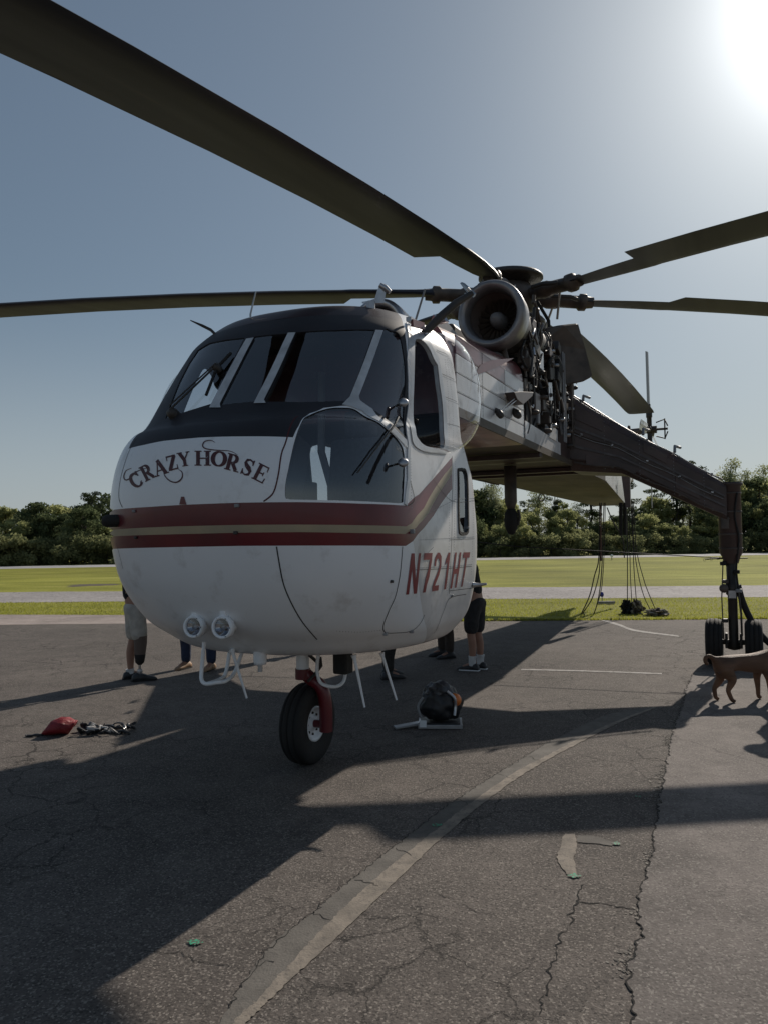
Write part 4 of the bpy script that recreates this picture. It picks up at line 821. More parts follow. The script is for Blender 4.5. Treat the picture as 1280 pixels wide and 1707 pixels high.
# ------------------------------------------------------------------ ground
def gmat(name, base, speck, dark, rough=.9, sscale=160, crack=2.2, crackw=.02, crackamt=.6, large=.25, bump=.004, tint2=None, fine=1.0):
    m = bpy.data.materials.new(name); m.use_nodes = True; nt = m.node_tree; b = nt.nodes['Principled BSDF']; L = nt.links.new; b.inputs['Roughness'].default_value = rough
    b.inputs['Specular IOR Level'].default_value = .35
    tc = node(nt, 'ShaderNodeTexCoord'); P = tc.outputs['Object']
    n1 = node(nt, 'ShaderNodeTexNoise'); n1.inputs['Scale'].default_value = large; n1.inputs['Detail'].default_value = 8; n1.inputs['Roughness'].default_value = .62; L(P, n1.inputs['Vector'])
    r1 = node(nt, 'ShaderNodeValToRGB'); r1.color_ramp.elements[0].position = .36; r1.color_ramp.elements[1].position = .66
    r1.color_ramp.elements[0].color = (*[x*.78 for x in base], 1); r1.color_ramp.elements[1].color = (*(tint2 or [x*1.25 for x in base]), 1); L(n1.outputs['Fac'], r1.inputs[0])
    nq = node(nt, 'ShaderNodeTexNoise'); nq.inputs['Scale'].default_value = 3.2; nq.inputs['Detail'].default_value = 9; nq.inputs['Roughness'].default_value = .72; L(P, nq.inputs['Vector'])
    rq = node(nt, 'ShaderNodeMapRange'); rq.inputs[1].default_value = .33; rq.inputs[2].default_value = .68; rq.inputs[3].default_value = .68; rq.inputs[4].default_value = 1.22; L(nq.outputs['Fac'], rq.inputs[0])
    mq = node(nt, 'ShaderNodeVectorMath', operation='SCALE'); L(r1.outputs[0], mq.inputs[0]); L(rq.outputs[0], mq.inputs[3])
    v = node(nt, 'ShaderNodeTexVoronoi'); v.inputs['Scale'].default_value = sscale; v.inputs['Randomness'].default_value = 1; L(P, v.inputs['Vector'])
    vb = node(nt, 'ShaderNodeSeparateColor'); L(v.outputs['Color'], vb.inputs[0])
    rs = node(nt, 'ShaderNodeMapRange'); rs.inputs[1].default_value = .72; rs.inputs[2].default_value = 1.0; L(vb.outputs[0], rs.inputs[0])
    mx = node(nt, 'ShaderNodeMix', data_type='RGBA'); L(rs.outputs[0], mx.inputs[0]); L(mq.outputs[0], mx.inputs[6]); mx.inputs[7].default_value = (*speck, 1)
    rd = node(nt, 'ShaderNodeMapRange'); rd.inputs[1].default_value = .25; rd.inputs[2].default_value = .0; rd.inputs[4].default_value = .75*fine; L(vb.outputs[1], rd.inputs[0])
    mx2 = node(nt, 'ShaderNodeMix', data_type='RGBA'); L(rd.outputs[0], mx2.inputs[0]); L(mx.outputs[2], mx2.inputs[6]); mx2.inputs[7].default_value = (*dark, 1)
    # cracks
    nd = node(nt, 'ShaderNodeTexNoise'); nd.inputs['Scale'].default_value = 3; nd.inputs['Detail'].default_value = 8; nd.inputs['Roughness'].default_value = .7; L(P, nd.inputs['Vector'])
    vm = node(nt, 'ShaderNodeVectorMath', operation='SCALE'); vm.inputs[3].default_value = .32; L(nd.outputs['Color'], vm.inputs[0])
    va = node(nt, 'ShaderNodeVectorMath', operation='ADD'); L(P, va.inputs[0]); L(vm.outputs[0], va.inputs[1])
    vc = node(nt, 'ShaderNodeTexVoronoi', feature='DISTANCE_TO_EDGE'); vc.inputs['Scale'].default_value = crack; L(va.outputs[0], vc.inputs['Vector'])
    rc = node(nt, 'ShaderNodeMapRange'); rc.inputs[1].default_value = crackw; rc.inputs[2].default_value = crackw*.2; L(vc.outputs['Distance'], rc.inputs[0])
    nm = node(nt, 'ShaderNodeTexNoise'); nm.inputs['Scale'].default_value = .55; nm.inputs['Detail'].default_value = 3; L(P, nm.inputs['Vector'])
    rm = node(nt, 'ShaderNodeMapRange'); rm.inputs[1].default_value = .45; rm.inputs[2].default_value = .62; rm.inputs[4].default_value = crackamt; L(nm.outputs['Fac'], rm.inputs[0])
    ml = node(nt, 'ShaderNodeMath', operation='MULTIPLY'); L(rc.outputs[0], ml.inputs[0]); L(rm.outputs[0], ml.inputs[1])
    mx3 = node(nt, 'ShaderNodeMix', data_type='RGBA'); L(ml.outputs[0], mx3.inputs[0]); L(mx2.outputs[2], mx3.inputs[6]); mx3.inputs[7].default_value = (.012, .011, .01, 1); L(mx3.outputs[2], b.inputs['Base Color'])
    # relief
    nb = node(nt, 'ShaderNodeTexNoise'); nb.inputs['Scale'].default_value = sscale*.55; nb.inputs['Detail'].default_value = 3; L(P, nb.inputs['Vector'])
    ad = node(nt, 'ShaderNodeMath', operation='MULTIPLY_ADD'); L(ml.outputs[0], ad.inputs[0]); ad.inputs[1].default_value = -1.5; L(nb.outputs['Fac'], ad.inputs[2])
    ad2 = node(nt, 'ShaderNodeMath', operation='MULTIPLY_ADD'); L(vb.outputs[0], ad2.inputs[0]); ad2.inputs[1].default_value = .7; L(ad.outputs[0], ad2.inputs[2])
    bp = node(nt, 'ShaderNodeBump'); bp.inputs['Distance'].default_value = bump; L(ad2.outputs[0], bp.inputs['Height']); L(bp.outputs[0], b.inputs['Normal'])
    return m
ASPH = gmat('old_asphalt', (.108, .092, .081), (.26, .23, .2), (.022, .019, .017), sscale=125, tint2=(.15, .128, .113), crack=2.4, crackw=.016, crackamt=.8, large=.35, bump=.005)
SLAB = gmat('smooth_asphalt', (.145, .127, .115), (.27, .245, .22), (.03, .027, .025), sscale=110, tint2=(.235, .205, .188), crack=.7, crackw=.006, crackamt=.35, large=.6, bump=.0035, fine=.6)
TAXI = gmat('taxiway_asphalt', (.31, .285, .275), (.38, .36, .35), (.1, .09, .09), sscale=20, crack=.3, crackw=.01, large=.15, bump=.002)
CONC = gmat('pale_concrete', (.34, .28, .25), (.4, .35, .32), (.2, .18, .16), sscale=60, crack=.4, crackw=.008, large=.5, bump=.002, fine=.5)
RUNW = gmat('runway_concrete', (.36, .35, .35), (.4, .4, .4), (.25, .25, .25), sscale=20, crack=.2, crackw=.01, large=.1, bump=.001, fine=.4)
GRASSM = bpy.data.materials.new('mown_grass'); GRASSM.use_nodes = True
nt = GRASSM.node_tree; b = nt.nodes['Principled BSDF']; b.inputs['Roughness'].default_value = .9; b.inputs['Specular IOR Level'].default_value = .1; L = nt.links.new
tc = node(nt, 'ShaderNodeTexCoord'); mp = node(nt, 'ShaderNodeMapping'); mp.inputs['Scale'].default_value = (.35, 1.3, 1); L(tc.outputs['Object'], mp.inputs[0])
n1 = node(nt, 'ShaderNodeTexNoise'); n1.inputs['Scale'].default_value = .45; n1.inputs['Detail'].default_value = 10; n1.inputs['Roughness'].default_value = .7; L(mp.outputs[0], n1.inputs['Vector'])
rp = node(nt, 'ShaderNodeValToRGB'); e = rp.color_ramp.elements; e[0].position = .32; e[0].color = (.17, .18, .03, 1); e[1].position = .72; e[1].color = (.37, .35, .10, 1); e2 = e.new(.52); e2.color = (.27, .27, .05, 1)
L(n1.outputs['Fac'], rp.inputs[0]); n2 = node(nt, 'ShaderNodeTexNoise'); n2.inputs['Scale'].default_value = 14; n2.inputs['Detail'].default_value = 6; L(tc.outputs['Object'], n2.inputs['Vector'])
n4 = node(nt, 'ShaderNodeTexNoise'); n4.inputs['Scale'].default_value = .09; n4.inputs['Detail'].default_value = 5; L(tc.outputs['Object'], n4.inputs['Vector'])
m4 = node(nt, 'ShaderNodeMapRange'); m4.inputs[1].default_value = .35; m4.inputs[2].default_value = .65; m4.inputs[3].default_value = .72; m4.inputs[4].default_value = 1.2; L(n4.outputs['Fac'], m4.inputs[0])
mx = node(nt, 'ShaderNodeMix', data_type='RGBA', blend_type='MULTIPLY'); mx.inputs[0].default_value = .8; r3 = node(nt, 'ShaderNodeMapRange'); r3.inputs[1].default_value = .3; r3.inputs[2].default_value = .7; r3.inputs[3].default_value = .55; r3.inputs[4].default_value = 1.35; L(n2.outputs['Fac'], r3.inputs[0])
L(rp.outputs[0], mx.inputs[6]); L(r3.outputs[0], mx.inputs[7]); v4 = node(nt, 'ShaderNodeVectorMath', operation='SCALE'); L(mx.outputs[2], v4.inputs[0]); L(m4.outputs[0], v4.inputs[3]); L(v4.outputs[0], b.inputs['Base Color'])
bp = node(nt, 'ShaderNodeBump'); bp.inputs['Distance'].default_value = .05; L(n2.outputs['Fac'], bp.inputs['Height']); L(bp.outputs[0], b.inputs['Normal'])

def sheet(name, poly, z, m, kind='structure', label=None):
    me = bpy.data.meshes.new(name); V = [(p[0], p[1], 0) for p in poly]; me.from_pydata(V, [], [tuple(range(len(V)))]); me.materials.append(m)
    b = bmesh.new(); b.from_mesh(me); bmesh.ops.recalc_face_normals(b, faces=b.faces)
    for f in b.faces:
        if f.normal.z < 0: f.normal_flip()
    b.to_mesh(me); b.free()
    o = link(name, me); o.location.z = z; tag(o, label=label, kind=kind); return o
sheet('ground', [(-900, -900), (900, -900), (900, 1600), (-900, 1600)], 0, GRASSM)
def ext(a, b, x): t = (x-a[0])/(b[0]-a[0]); return (x, a[1]+(b[1]-a[1])*t)
def gl(p, q): return gnd(*p)[:2], gnd(*q)[:2]
e0, e1 = gl((0, 1042), (1280, 1032)); c0, c1 = gl((0, 1025), (1280, 1029)); t0, t1 = gl((0, 1004.5), (1280, 995.5)); u0, u1 = gl((0, 987.5), (1280, 975.5)); r0, r1 = gl((0, 948.5), (1280, 925)); q0, q1 = gl((0, 944.5), (1280, 921.5))
rg = random.Random(5)
def jag(a, b, n, amp): return [(a[0]+(b[0]-a[0])*i/n+rg.uniform(-amp, amp), a[1]+(b[1]-a[1])*i/n+rg.uniform(-amp, amp)) for i in range(n+1)]
near = jag(ext(e0, e1, -60), ext(e0, e1, -3.2), 40, .03)+jag(ext(e0, e1, -3.2), ext(e0, e1, 60), 260, .035)
sheet('apron', near+[(60, -10), (-60, -10)], .004, ASPH)
sheet('unseen_bounce_sheet', [(-90, -10.02), (90, -10.02), (90, -110), (-90, -110)], .004, CONC)  # unseen pale sheet behind the camera, added to bounce light onto the cab
sheet('concrete_strip', [ext(e0, e1, -60), ext(e0, e1, -2.6), (-2.4, ext(c0, c1, -2.4)[1]), ext(c0, c1, -60)], .008, CONC)
def wav(a, b, x0, x1, n, amp):
    out = []
    for i in range(n+1):
        x, y = ext(a, b, x0+(x1-x0)*i/n); out.append((x, y+amp*mnoise.noise(Vector((x*.35, y*.1, 3)))+amp*.5*mnoise.noise(Vector((x*2.1, 1, 5)))))
    return out
sheet('taxiway', wav(t0, t1, -160, 160, 900, .16)+wav(u0, u1, 160, -160, 900, .3), .004, TAXI)
sheet('bare_soil', [(x+mnoise.noise(Vector((i*.7, 0, 0)))*.6, y+mnoise.noise(Vector((0, i*.9, 0)))*.35) for i, (x, y) in enumerate([tuple(gnd(*q)[:2]) for q in smooth([(112, 977), (135, 974), (165, 973.5), (190, 973.5), (200, 975), (170, 976.5), (140, 977.5), (115, 979)], True, 4)])], .004, mat('bare_soil', (.06, .045, .03), .95, c2=(.1, .08, .045), scale=2))
sheet('runway', [ext(r0, r1, -260), ext(r0, r1, 330), ext(q0, q1, 330), ext(q0, q1, -260)], .006, RUNW)
# newer slab on the right with its broken joint
jt = [(1040, 1760), (1055, 1707), (1048, 1640), (1057, 1600), (1068, 1540), (1062, 1510), (1072, 1470), (1084, 1430), (1092, 1390), (1097, 1350), (1102, 1325), (1110, 1280), (1117, 1240), (1126, 1205), (1136, 1180), (1143, 1150), (1156, 1122)]
jw = [Vector(gnd(*p)[:2]) for p in jt]
jd = []
for a, b in zip(jw[:-1], jw[1:]):
    n = max(3, int((b-a).length/.035))
    for i in range(n):
        p = a.lerp(b, i/n); jd.append(Vector((p.x+rg.gauss(0, .010), p.y)))
slab_pts = [(p.x, p.y) for p in jd]+[tuple(gnd(1156, 1122)[:2]), tuple(gnd(1400, 1112)[:2]), (14, gnd(1400, 1112)[1]-.3), (14, jd[0].y-3), (jd[0].x+.2, jd[0].y-3)]
sheet('slab', slab_pts, .008, SLAB)
CRK = mat('crack_shadow', (.012, .011, .010), 1); PALE = mat('crumbled_asphalt', (.36, .33, .28), .95, c2=(.12, .105, .09), scale=60, lo=.45, hi=.6, bump=.006, bscale=90)
def crack(name, pts, w0, w1, z=.0095, seed=1, step=.02, amp=.008):
    r = random.Random(seed); P = [Vector(gnd(*p)[:2]) for p in pts] if not isinstance(pts[0], Vector) else pts; Q = []
    for a, b in zip(P[:-1], P[1:]):
        n = max(2, int((b-a).length/step))
        for i in range(n): q = a.lerp(b, i/n); Q.append(Vector((q.x+r.gauss(0, amp), q.y+r.gauss(0, amp))))
    V = []; F = []; ww = w0
    for i, q in enumerate(Q):
        t = (Q[min(i+1, len(Q)-1)]-Q[max(i-1, 0)]).normalized(); nn = Vector((-t.y, t.x)); ww = r.uniform(w0, w1); V += [(q.x+nn.x*ww, q.y+nn.y*ww, 0), (q.x-nn.x*ww*r.uniform(.2, 1), q.y-nn.y*ww, 0)]
        if i: F.append((2*i-2, 2*i-1, 2*i+1, 2*i))
    me = bpy.data.meshes.new(name); me.from_pydata(V, [], F); me.materials.append(CRK); o = link(name, me); o.location.z = z; tag(o, kind='structure'); return o
crack('crack', jd, .0012, .006, amp=.003, step=.012)
crack('crack', [(967, 1475), (962, 1510), (946, 1545), (928, 1580), (918, 1620), (908, 1660), (890, 1700)], .001, .006, z=.0065, seed=2)
crack('crack', [(965, 1507), (1000, 1508), (1030, 1512), (1062, 1518)], .001, .005, z=.0065, seed=3)
crack('crack', [(240, 1588), (300, 1592), (350, 1608), (400, 1612)], .001, .003, z=.0065, seed=4)
crack('crack', [(730, 1490), (770, 1510), (800, 1525), (840, 1530)], .0005, .003, z=.0065, seed=5)
crack('crack', [(384, 1680), (445, 1586), (520, 1525), (581, 1473), (660, 1410), (736, 1351), (806, 1304), (862, 1271), (910, 1240), (950, 1220)], .001, .004, z=.0095, seed=6)
for i, (a, b) in enumerate((((425, 1612), (462, 1603)), ((520, 1524), (556, 1540)), ((590, 1470), (640, 1478)), ((655, 1415), (690, 1430)), ((760, 1335), (786, 1345)), ((830, 1292), (858, 1302)), ((880, 1262), (900, 1272)))): crack('crack', [a, b], .001, .003, z=.0095, seed=20+i)
# pale crumbs and stones beside the joint
rb = MB(); r = random.Random(3)
for i in range(6500):
    p = r.choice(jd); k = abs(r.gauss(0, .045)); s = r.uniform(.0015, .005); x = p.x-k+.012; y = p.y+r.uniform(-.02, .02); 
    if mnoise.noise(Vector((x*2.2, y*2.2, 1))) < .02: continue
    V = [(x+r.uniform(-s, s), y+r.uniform(-s, s), .008+r.uniform(0, s)) for _ in range(4)]; rb.add(V, [(0, 1, 2), (0, 2, 3), (0, 3, 1), (1, 3, 2)], PALE)
rb.build('crumbled_stones')['kind'] = 'stuff'
PALE2 = mat('dusty_asphalt', (.33, .30, .26), .95, c2=(.2, .18, .155), scale=40, dirt=(.09, .08, .07), dscale=30, dlo=.45, dhi=.55, bump=.004, bscale=90)
pb = MB(); r = random.Random(12)
for i in range(1100):
    p = r.choice(jd)
    if mnoise.noise(Vector((p.x*2.2, p.y*2.2, 1))) < -.02: continue
    x = p.x-.006-abs(r.gauss(0, .035)); y = p.y+r.uniform(-.03, .03); n = 7; s = r.uniform(.003, .011)
    V = [(x+cos(t)*s*r.uniform(.5, 1), y+sin(t)*s*1.6*r.uniform(.5, 1), .0061+.0000012*i) for t in np.arange(n)*2*pi/n]; pb.add(V, [tuple(range(n))], PALE2)
pb.build('dusty_patches', fix=False)['kind'] = 'stuff'
# curved repair strip with a faded cream line along it
def worn(name, c, c2, sc_, lo, hi, base=(.085, .075, .067)):
    m = mat(name, c, .85, c2=c2, scale=sc_, lo=.4, hi=.6, dirt=base, dscale=26, dlo=lo, dhi=hi, bump=.003, bscale=90); return m
STRIP = worn('sealed_strip', (.135, .122, .106), (.105, .095, .083), 6, .5, .7); CREAM = worn('faded_cream_line', (.245, .208, .168), (.18, .155, .127), 9, .52, .72)
sl_ = [(330, 1760), (384, 1680), (445, 1586), (520, 1525), (581, 1473), (660, 1410), (736, 1351), (806, 1304), (862, 1271), (910, 1240), (950, 1220), (1010, 1193), (1060, 1182)]
sr_ = [(375, 1760), (417, 1703), (459, 1661), (534, 1591), (628, 1502), (722, 1412), (797, 1347), (853, 1305), (905, 1272), (976, 1234), (1040, 1202), (1096, 1180)]
cl_ = [(350, 1760), (390, 1705), (437, 1661), (505, 1585), (562, 1527), (619, 1473), (689, 1415), (745, 1370), (787, 1338), (862, 1286), (905, 1264), (961, 1234), (1025, 1204), (1085, 1181)]
def path(P, n=16, amp=.004): return [(x+rg.gauss(0, amp), y+rg.gauss(0, amp)) for x, y in [tuple(gnd(*p)[:2]) for p in smooth(P, False, n)]]
mid_ = path(cl_); sheet('sealed_strip', path(sl_)+mid_[::-1], .008, STRIP); sheet('painted_line', mid_+path(sr_, amp=.003)[::-1], .008, CREAM)
sheet('painted_mark', path([(938, 1392), (930, 1420), (928, 1435), (938, 1452), (945, 1460)], 4)+path([(963, 1462), (956, 1436), (960, 1420), (958, 1392)], 4), .008, CREAM)
sheet('painted_mark', path([(962, 1394), (990, 1396), (1010, 1402), (1022, 1410)], 4)+path([(1018, 1412), (990, 1408), (962, 1407)], 4), .008, STRIP)
WHL = worn('worn_white_line', (.42, .4, .38), (.3, .28, .26), 9, .5, .7)
sheet('painted_line', path([(997, 1031), (1030, 1040), (1058, 1050), (1130, 1060)], 5)+path([(1130, 1062), (1058, 1053), (1028, 1043), (995, 1033)], 5), .008, WHL)
sheet('painted_line', path([(868, 1116), (960, 1118), (1103, 1123)], 5)+path([(1103, 1125), (960, 1120), (868, 1118)], 5), .008, WHL)
GRN = mat('green_paint', (.02, .42, .22), .7, c2=(.03, .3, .17), scale=60, dirt=(.08, .075, .06), dscale=55, dlo=.44, dhi=.52)
for i, (x, y, s, lb) in enumerate(((326, 1574, .05, 'lower left'), (728, 1378, .05, ''), (957, 1463, .05, ''), (1026, 1409, .045, ''), (1063, 1330, .035, ''))):
    c = gnd(x, y); n = 40; sheet('paint_dot', [(c[0]+cos(t)*s*.8*rg.uniform(.45, 1.0), c[1]+sin(t)*s*.62*rg.uniform(.45, 1.0)) for t in np.arange(n)*2*pi/n], .0105, GRN)
# grass tufts and blades along the apron edge and over the near verge
def gm(name, c, c2): return mat(name, c, .8, c2=c2, scale=1.2, spec=.1)
BL1 = gm('grass_blade_green', (.18, .2, .04), (.3, .28, .08))
_n = BL1.node_tree; _b = _n.nodes['Principled BSDF']; _t = node(_n, 'ShaderNodeBsdfTranslucent'); _x = node(_n, 'ShaderNodeMixShader'); _x.inputs[0].default_value = .6; _o = _n.nodes['Material Output']
_t.inputs[0].default_value = (.34, .35, .06, 1); _n.links.new(_b.outputs[0], _x.inputs[1]); _n.links.new(_t.outputs[0], _x.inputs[2]); _n.links.new(_x.outputs[0], _o.inputs[0])
def blades(name, n, fx, hmin, hmax, seed, w_=.012):
    r = random.Random(seed); V = []; F = []
    for i in range(n):
        x, y = fx(r); h = r.uniform(hmin, hmax); a = r.uniform(0, pi); l = r.uniform(-.4, .4)*h; k = len(V); dx, dy = cos(a)*w_, sin(a)*w_
        V += [(x-dx, y-dy, 0), (x+dx, y+dy, 0), (x+l, y+l*.5, h)]; F.append((k, k+1, k+2))
    me = bpy.data.meshes.new(name); me.from_pydata(V, [], F); me.materials.append(BL1); o = link(name, me); o['kind'] = 'stuff'; return o
def f_edge(r):
    x = r.uniform(-2.4, 14); return x, ext(e0, e1, x)[1]+abs(r.gauss(0, .12))-.03
def f_near(r):
    x = r.uniform(-13, 15); y0 = max(ext(c0, c1, x)[1], ext(e0, e1, x)[1] if x > -2.5 else 0); y1 = ext(t0, t1, x)[1]; return x, y0+(y1-y0)*r.random()**1.3
def f_far(r):
    x = r.uniform(-30, 34); y0 = ext(u0, u1, x)[1]; y1 = ext(r0, r1, x)[1]; return x, y0+(y1-y0)*r.random()**1.6
blades('grass_tufts', 5000, f_edge, .02, .08, 1); blades('grass', 26000, f_near, .02, .05, 2, .010)
# ------------------------------------------------------------------ trees beyond the runway
def leafmat(name, c, c2, tr=.35):
    m = bpy.data.materials.new(name); m.use_nodes = True; nt = m.node_tree; nt.nodes.clear(); L = nt.links.new
    o = node(nt, 'ShaderNodeOutputMaterial'); d = node(nt, 'ShaderNodeBsdfDiffuse'); t = node(nt, 'ShaderNodeBsdfTranslucent'); x = node(nt, 'ShaderNodeMixShader'); x.inputs[0].default_value = tr
    tc = node(nt, 'ShaderNodeTexCoord'); nz = node(nt, 'ShaderNodeTexNoise'); nz.inputs['Scale'].default_value = .9; nz.inputs['Detail'].default_value = 5; L(tc.outputs['Object'], nz.inputs['Vector'])
    oi = node(nt, 'ShaderNodeObjectInfo'); ad = node(nt, 'ShaderNodeMath', operation='MULTIPLY_ADD'); ad.inputs[1].default_value = .35; L(oi.outputs['Random'], ad.inputs[0])
    s = node(nt, 'ShaderNodeMath', operation='SUBTRACT'); s.inputs[1].default_value = .17; L(nz.outputs['Fac'], s.inputs[0]); L(s.outputs[0], ad.inputs[2])
    rp = node(nt, 'ShaderNodeValToRGB'); rp.color_ramp.elements[0].position = .3; rp.color_ramp.elements[1].position = .7; rp.color_ramp.elements[0].color = (*c, 1); rp.color_ramp.elements[1].color = (*c2, 1)
    L(ad.outputs[0], rp.inputs[0]); L(rp.outputs[0], d.inputs[0]); L(rp.outputs[0], t.inputs[0]); L(d.outputs[0], x.inputs[1]); L(t.outputs[0], x.inputs[2]); L(x.outputs[0], o.inputs[0]); return m
LF = {'broad': leafmat('spring_leaf', (.19, .215, .095), (.46, .47, .22), .55), 'dark': leafmat('dark_leaf', (.075, .10, .05), (.19, .22, .11), .45), 'pine': leafmat('pine_needle', (.045, .06, .03), (.09, .11, .05), .3),
      'thin': leafmat('pale_new_leaf', (.24, .27, .15), (.38, .4, .24), .5), 'bush': leafmat('undergrowth_leaf', (.10, .12, .06), (.30, .31, .15), .5)}
BARK = mat('bark', (.07, .06, .05), .9, c2=(.035, .03, .026), scale=8, bump=.01, bscale=12)
def tree_meshes(kind, seed, H):
    r = random.Random(seed); clumps = []; tr = MB()
    ncl, nl, ls = {'broad': (34, 150, .15), 'dark': (38, 160, .15), 'pine': (15, 200, .10), 'thin': (46, 80, .085), 'bush': (16, 190, .12)}[kind]
    W = {'broad': .30, 'dark': .32, 'pine': .20, 'thin': .17, 'bush': .75}[kind]*H
    tr.tube([(r.uniform(-.1, .1)*k, r.uniform(-.1, .1)*k, H*.95*k/5) for k in range(6)], [.022*H*(1-.16*k)*(.6 if kind == 'thin' else .8) for k in range(6)], BARK, 7)
    for i in range(ncl):
        if kind == 'pine': z = H*r.uniform(.52, 1.0); rad = W*(1.1-.7*(z/H))*r.uniform(.3, 1.1)
        elif kind == 'bush': z = H*r.uniform(.05, .8); rad = W*sqrt(max(.05, 1-(z/H)**2))*r.random()**.5
        elif kind == 'thin': z = H*r.uniform(.3, 1.0); rad = W*(1.3-.85*(z/H))*r.random()**.6
        else: z = H*r.uniform(.12, .97); rad = W*sqrt(max(.04, 1-((z/H-.5)/.52)**2))*r.random()**.45
        a = r.uniform(0, 2*pi); c = Vector((rad*cos(a), rad*sin(a), z)); cr = {'broad': .1, 'dark': .11, 'pine': .075, 'thin': .09, 'bush': .24}[kind]*H*r.uniform(.6, 1.25)
        clumps.append((c, cr))
        if kind != 'bush' and i % 2 == 0: tr.tube([(0, 0, z*.72), c*.55+Vector((0, 0, z*.38)), c], [.007*H, .004*H, .0015*H], BARK, 5, caps=False)
    V = []; F = []
    for c, cr in clumps:
        for k in range(nl):
            d = Vector((r.gauss(0, 1), r.gauss(0, 1), r.gauss(0, 1))).normalized(); q = c+Vector((d.x, d.y, d.z*(.45 if kind == 'pine' else .8)))*cr*r.random()**.33*r.choice((1, 1, 1.2))
            n = Vector((r.gauss(0, 1), r.gauss(0, 1), r.gauss(0, 1))).normalized(); a = n.orthogonal().normalized(); b = n.cross(a); s = ls*r.uniform(.6, 1.4); o = len(V)
            V += [q+a*s, q+b*s*.6, q-a*s, q-b*s*.6]; F.append((o, o+1, o+2, o+3))
    me = bpy.data.meshes.new('crown'); me.from_pydata([tuple(v) for v in V], [], F); me.materials.append(LF[kind]); return me, tr.mesh('trunk')
LIB = {k: [tree_meshes(k, 10*i+s, H) for s in range(n)] for i, (k, n, H) in enumerate((('broad', 3, 7), ('dark', 3, 7), ('pine', 2, 10), ('thin', 3, 8), ('bush', 3, 3)))}
BASEH = dict(broad=7, dark=7, pine=10, thin=8, bush=3)
TL = {'broad': ('leafy spring green tree in the wood beyond the runway', 'tree', 'broad leafy trees in the wood beyond the runway'),
      'dark': ('dense dark green tree in the wood beyond the runway', 'tree', 'dense dark trees in the wood beyond the runway'),
      'pine': ('tall dark pine with a bare trunk rising over the wood', 'pine tree', 'pines standing over the wood'),
      'thin': ('slender tree with sparse pale new leaves above the wood', 'tree', 'sparse pale trees above the wood'),
      'bush': ('low dark thicket bush at the foot of the far wood', 'bush', 'thicket bushes at the foot of the wood')}
NMS = dict(broad='broadleaf_tree', dark='dense_tree', pine='pine_tree', thin='slender_tree', bush='thicket_bush')
def plant(kind, x, y, H, seed, label=None):
    r = random.Random(seed); cm, tm = LIB[kind][r.randrange(len(LIB[kind]))]; k = H/BASEH[kind]
    e = empty(NMS[kind], (x, y, 0), r.uniform(0, 6.28)); e.scale = (k*r.uniform(.9, 1.2), k*r.uniform(.9, 1.2), k)
    lb, ct, gp = TL[kind]
    tag(e, label or lb, ct, None if label else gp); link('crown', cm, e); link('trunk', tm, e); return e
def tpx(kind, px, ytop, dd, seed, label=None):
    # px, ytop: where the crown top stands against the sky; dd: metres behind the runway edge
    g = np.array(ext(q0, q1, 0)); g1 = np.array(ext(q0, q1, 1)); sl = g1[1]-g[1]; rr = ray(px, 900); t = (g[1]+dd)/(rr[1]-sl*rr[0]); x, y = rr[0]*t, rr[1]*t
    r2 = ray(px, ytop); H = CAM_H+r2[2]*(y/r2[1]); return plant(kind, x, y, max(H, 1.5), seed, label)
rt_ = random.Random(11)
def prof(px):
    P = [(-400, 840), (-60, 848), (0, 846), (30, 842), (60, 832), (120, 822), (160, 820), (200, 822), (400, 830), (780, 822), (830, 818), (880, 838), (905, 828), (960, 830), (1000, 836), (1060, 830), (1110, 822), (1150, 832), (1190, 812), (1240, 796), (1280, 806), (1700, 810)]
    return float(np.interp(px, [p[0] for p in P], [p[1] for p in P]))
sd = 100
for px in list(range(-560, -95, 42))+list(range(-90, 215, 20))+list(range(225, 780, 60))+list(range(785, 1400, 17)):
    sd += 1; lft = px < 215; k = rt_.choice(['dark', 'dark', 'dark', 'broad'] if lft else ['broad', 'broad', 'dark', 'thin', 'broad'])
    if px < 35: k = 'thin' if rt_.random() < .6 else 'broad'
    tpx(k, px+rt_.uniform(-8, 8), prof(px)+rt_.choice([rt_.uniform(-12, 8), rt_.uniform(5, 36)])+(6 if k != 'thin' else -10), rt_.uniform(9, 20), sd)
for px in list(range(-90, 215, 30))+list(range(785, 1400, 22)):
    sd += 1; tpx(rt_.choice(['broad', 'dark', 'dark', 'broad']), px+rt_.uniform(-9, 9), prof(px)+rt_.uniform(18, 55), rt_.uniform(4, 9), sd)
for px in list(range(-90, 215, 24))+list(range(225, 780, 70))+list(range(785, 1400, 22)):
    sd += 1; tpx('bush', px+rt_.uniform(-9, 9), 892+rt_.uniform(-10, 6), rt_.uniform(2.5, 5), sd)
for px, yt in ((836, 836), (878, 832), (1090, 812), (1128, 806), (1262, 812), (1300, 790), (60, 834), (150, 818), (-30, 836)):
    sd += 1; tpx('pine', px, yt, rt_.uniform(12, 20), sd)
for px, yt, dd, lb in ((1042, 782, 16, 'pine with open layered branches seen under the outrigger beside the sling ropes'), (1150, 763, 18, 'tall flat topped pine just above the middle of the outrigger beam'), (1172, 798, 14, 'smaller pine below and right of the flat topped pine'), (985, 812, 14, 'pine half hidden under the tail boom of the helicopter'), (925, 818, 12, 'pine rising over the pale green trees left of the sling ropes')):
    sd += 1; tpx('pine', px, yt, dd, sd, lb)
for px, yt, dd, lb in ((1218, 772, 17, 'tall pale budding tree directly behind the main gear leg'), (1246, 790, 15, 'tall pale budding tree just right of the main gear leg'), (1272, 782, 19, 'pale budding tree at the right edge of the photo'), (822, 815, 15, 'pale feathery tree just right of the cab and the hanging hook')):
    sd += 1; tpx('thin', px, yt, dd, sd, lb)

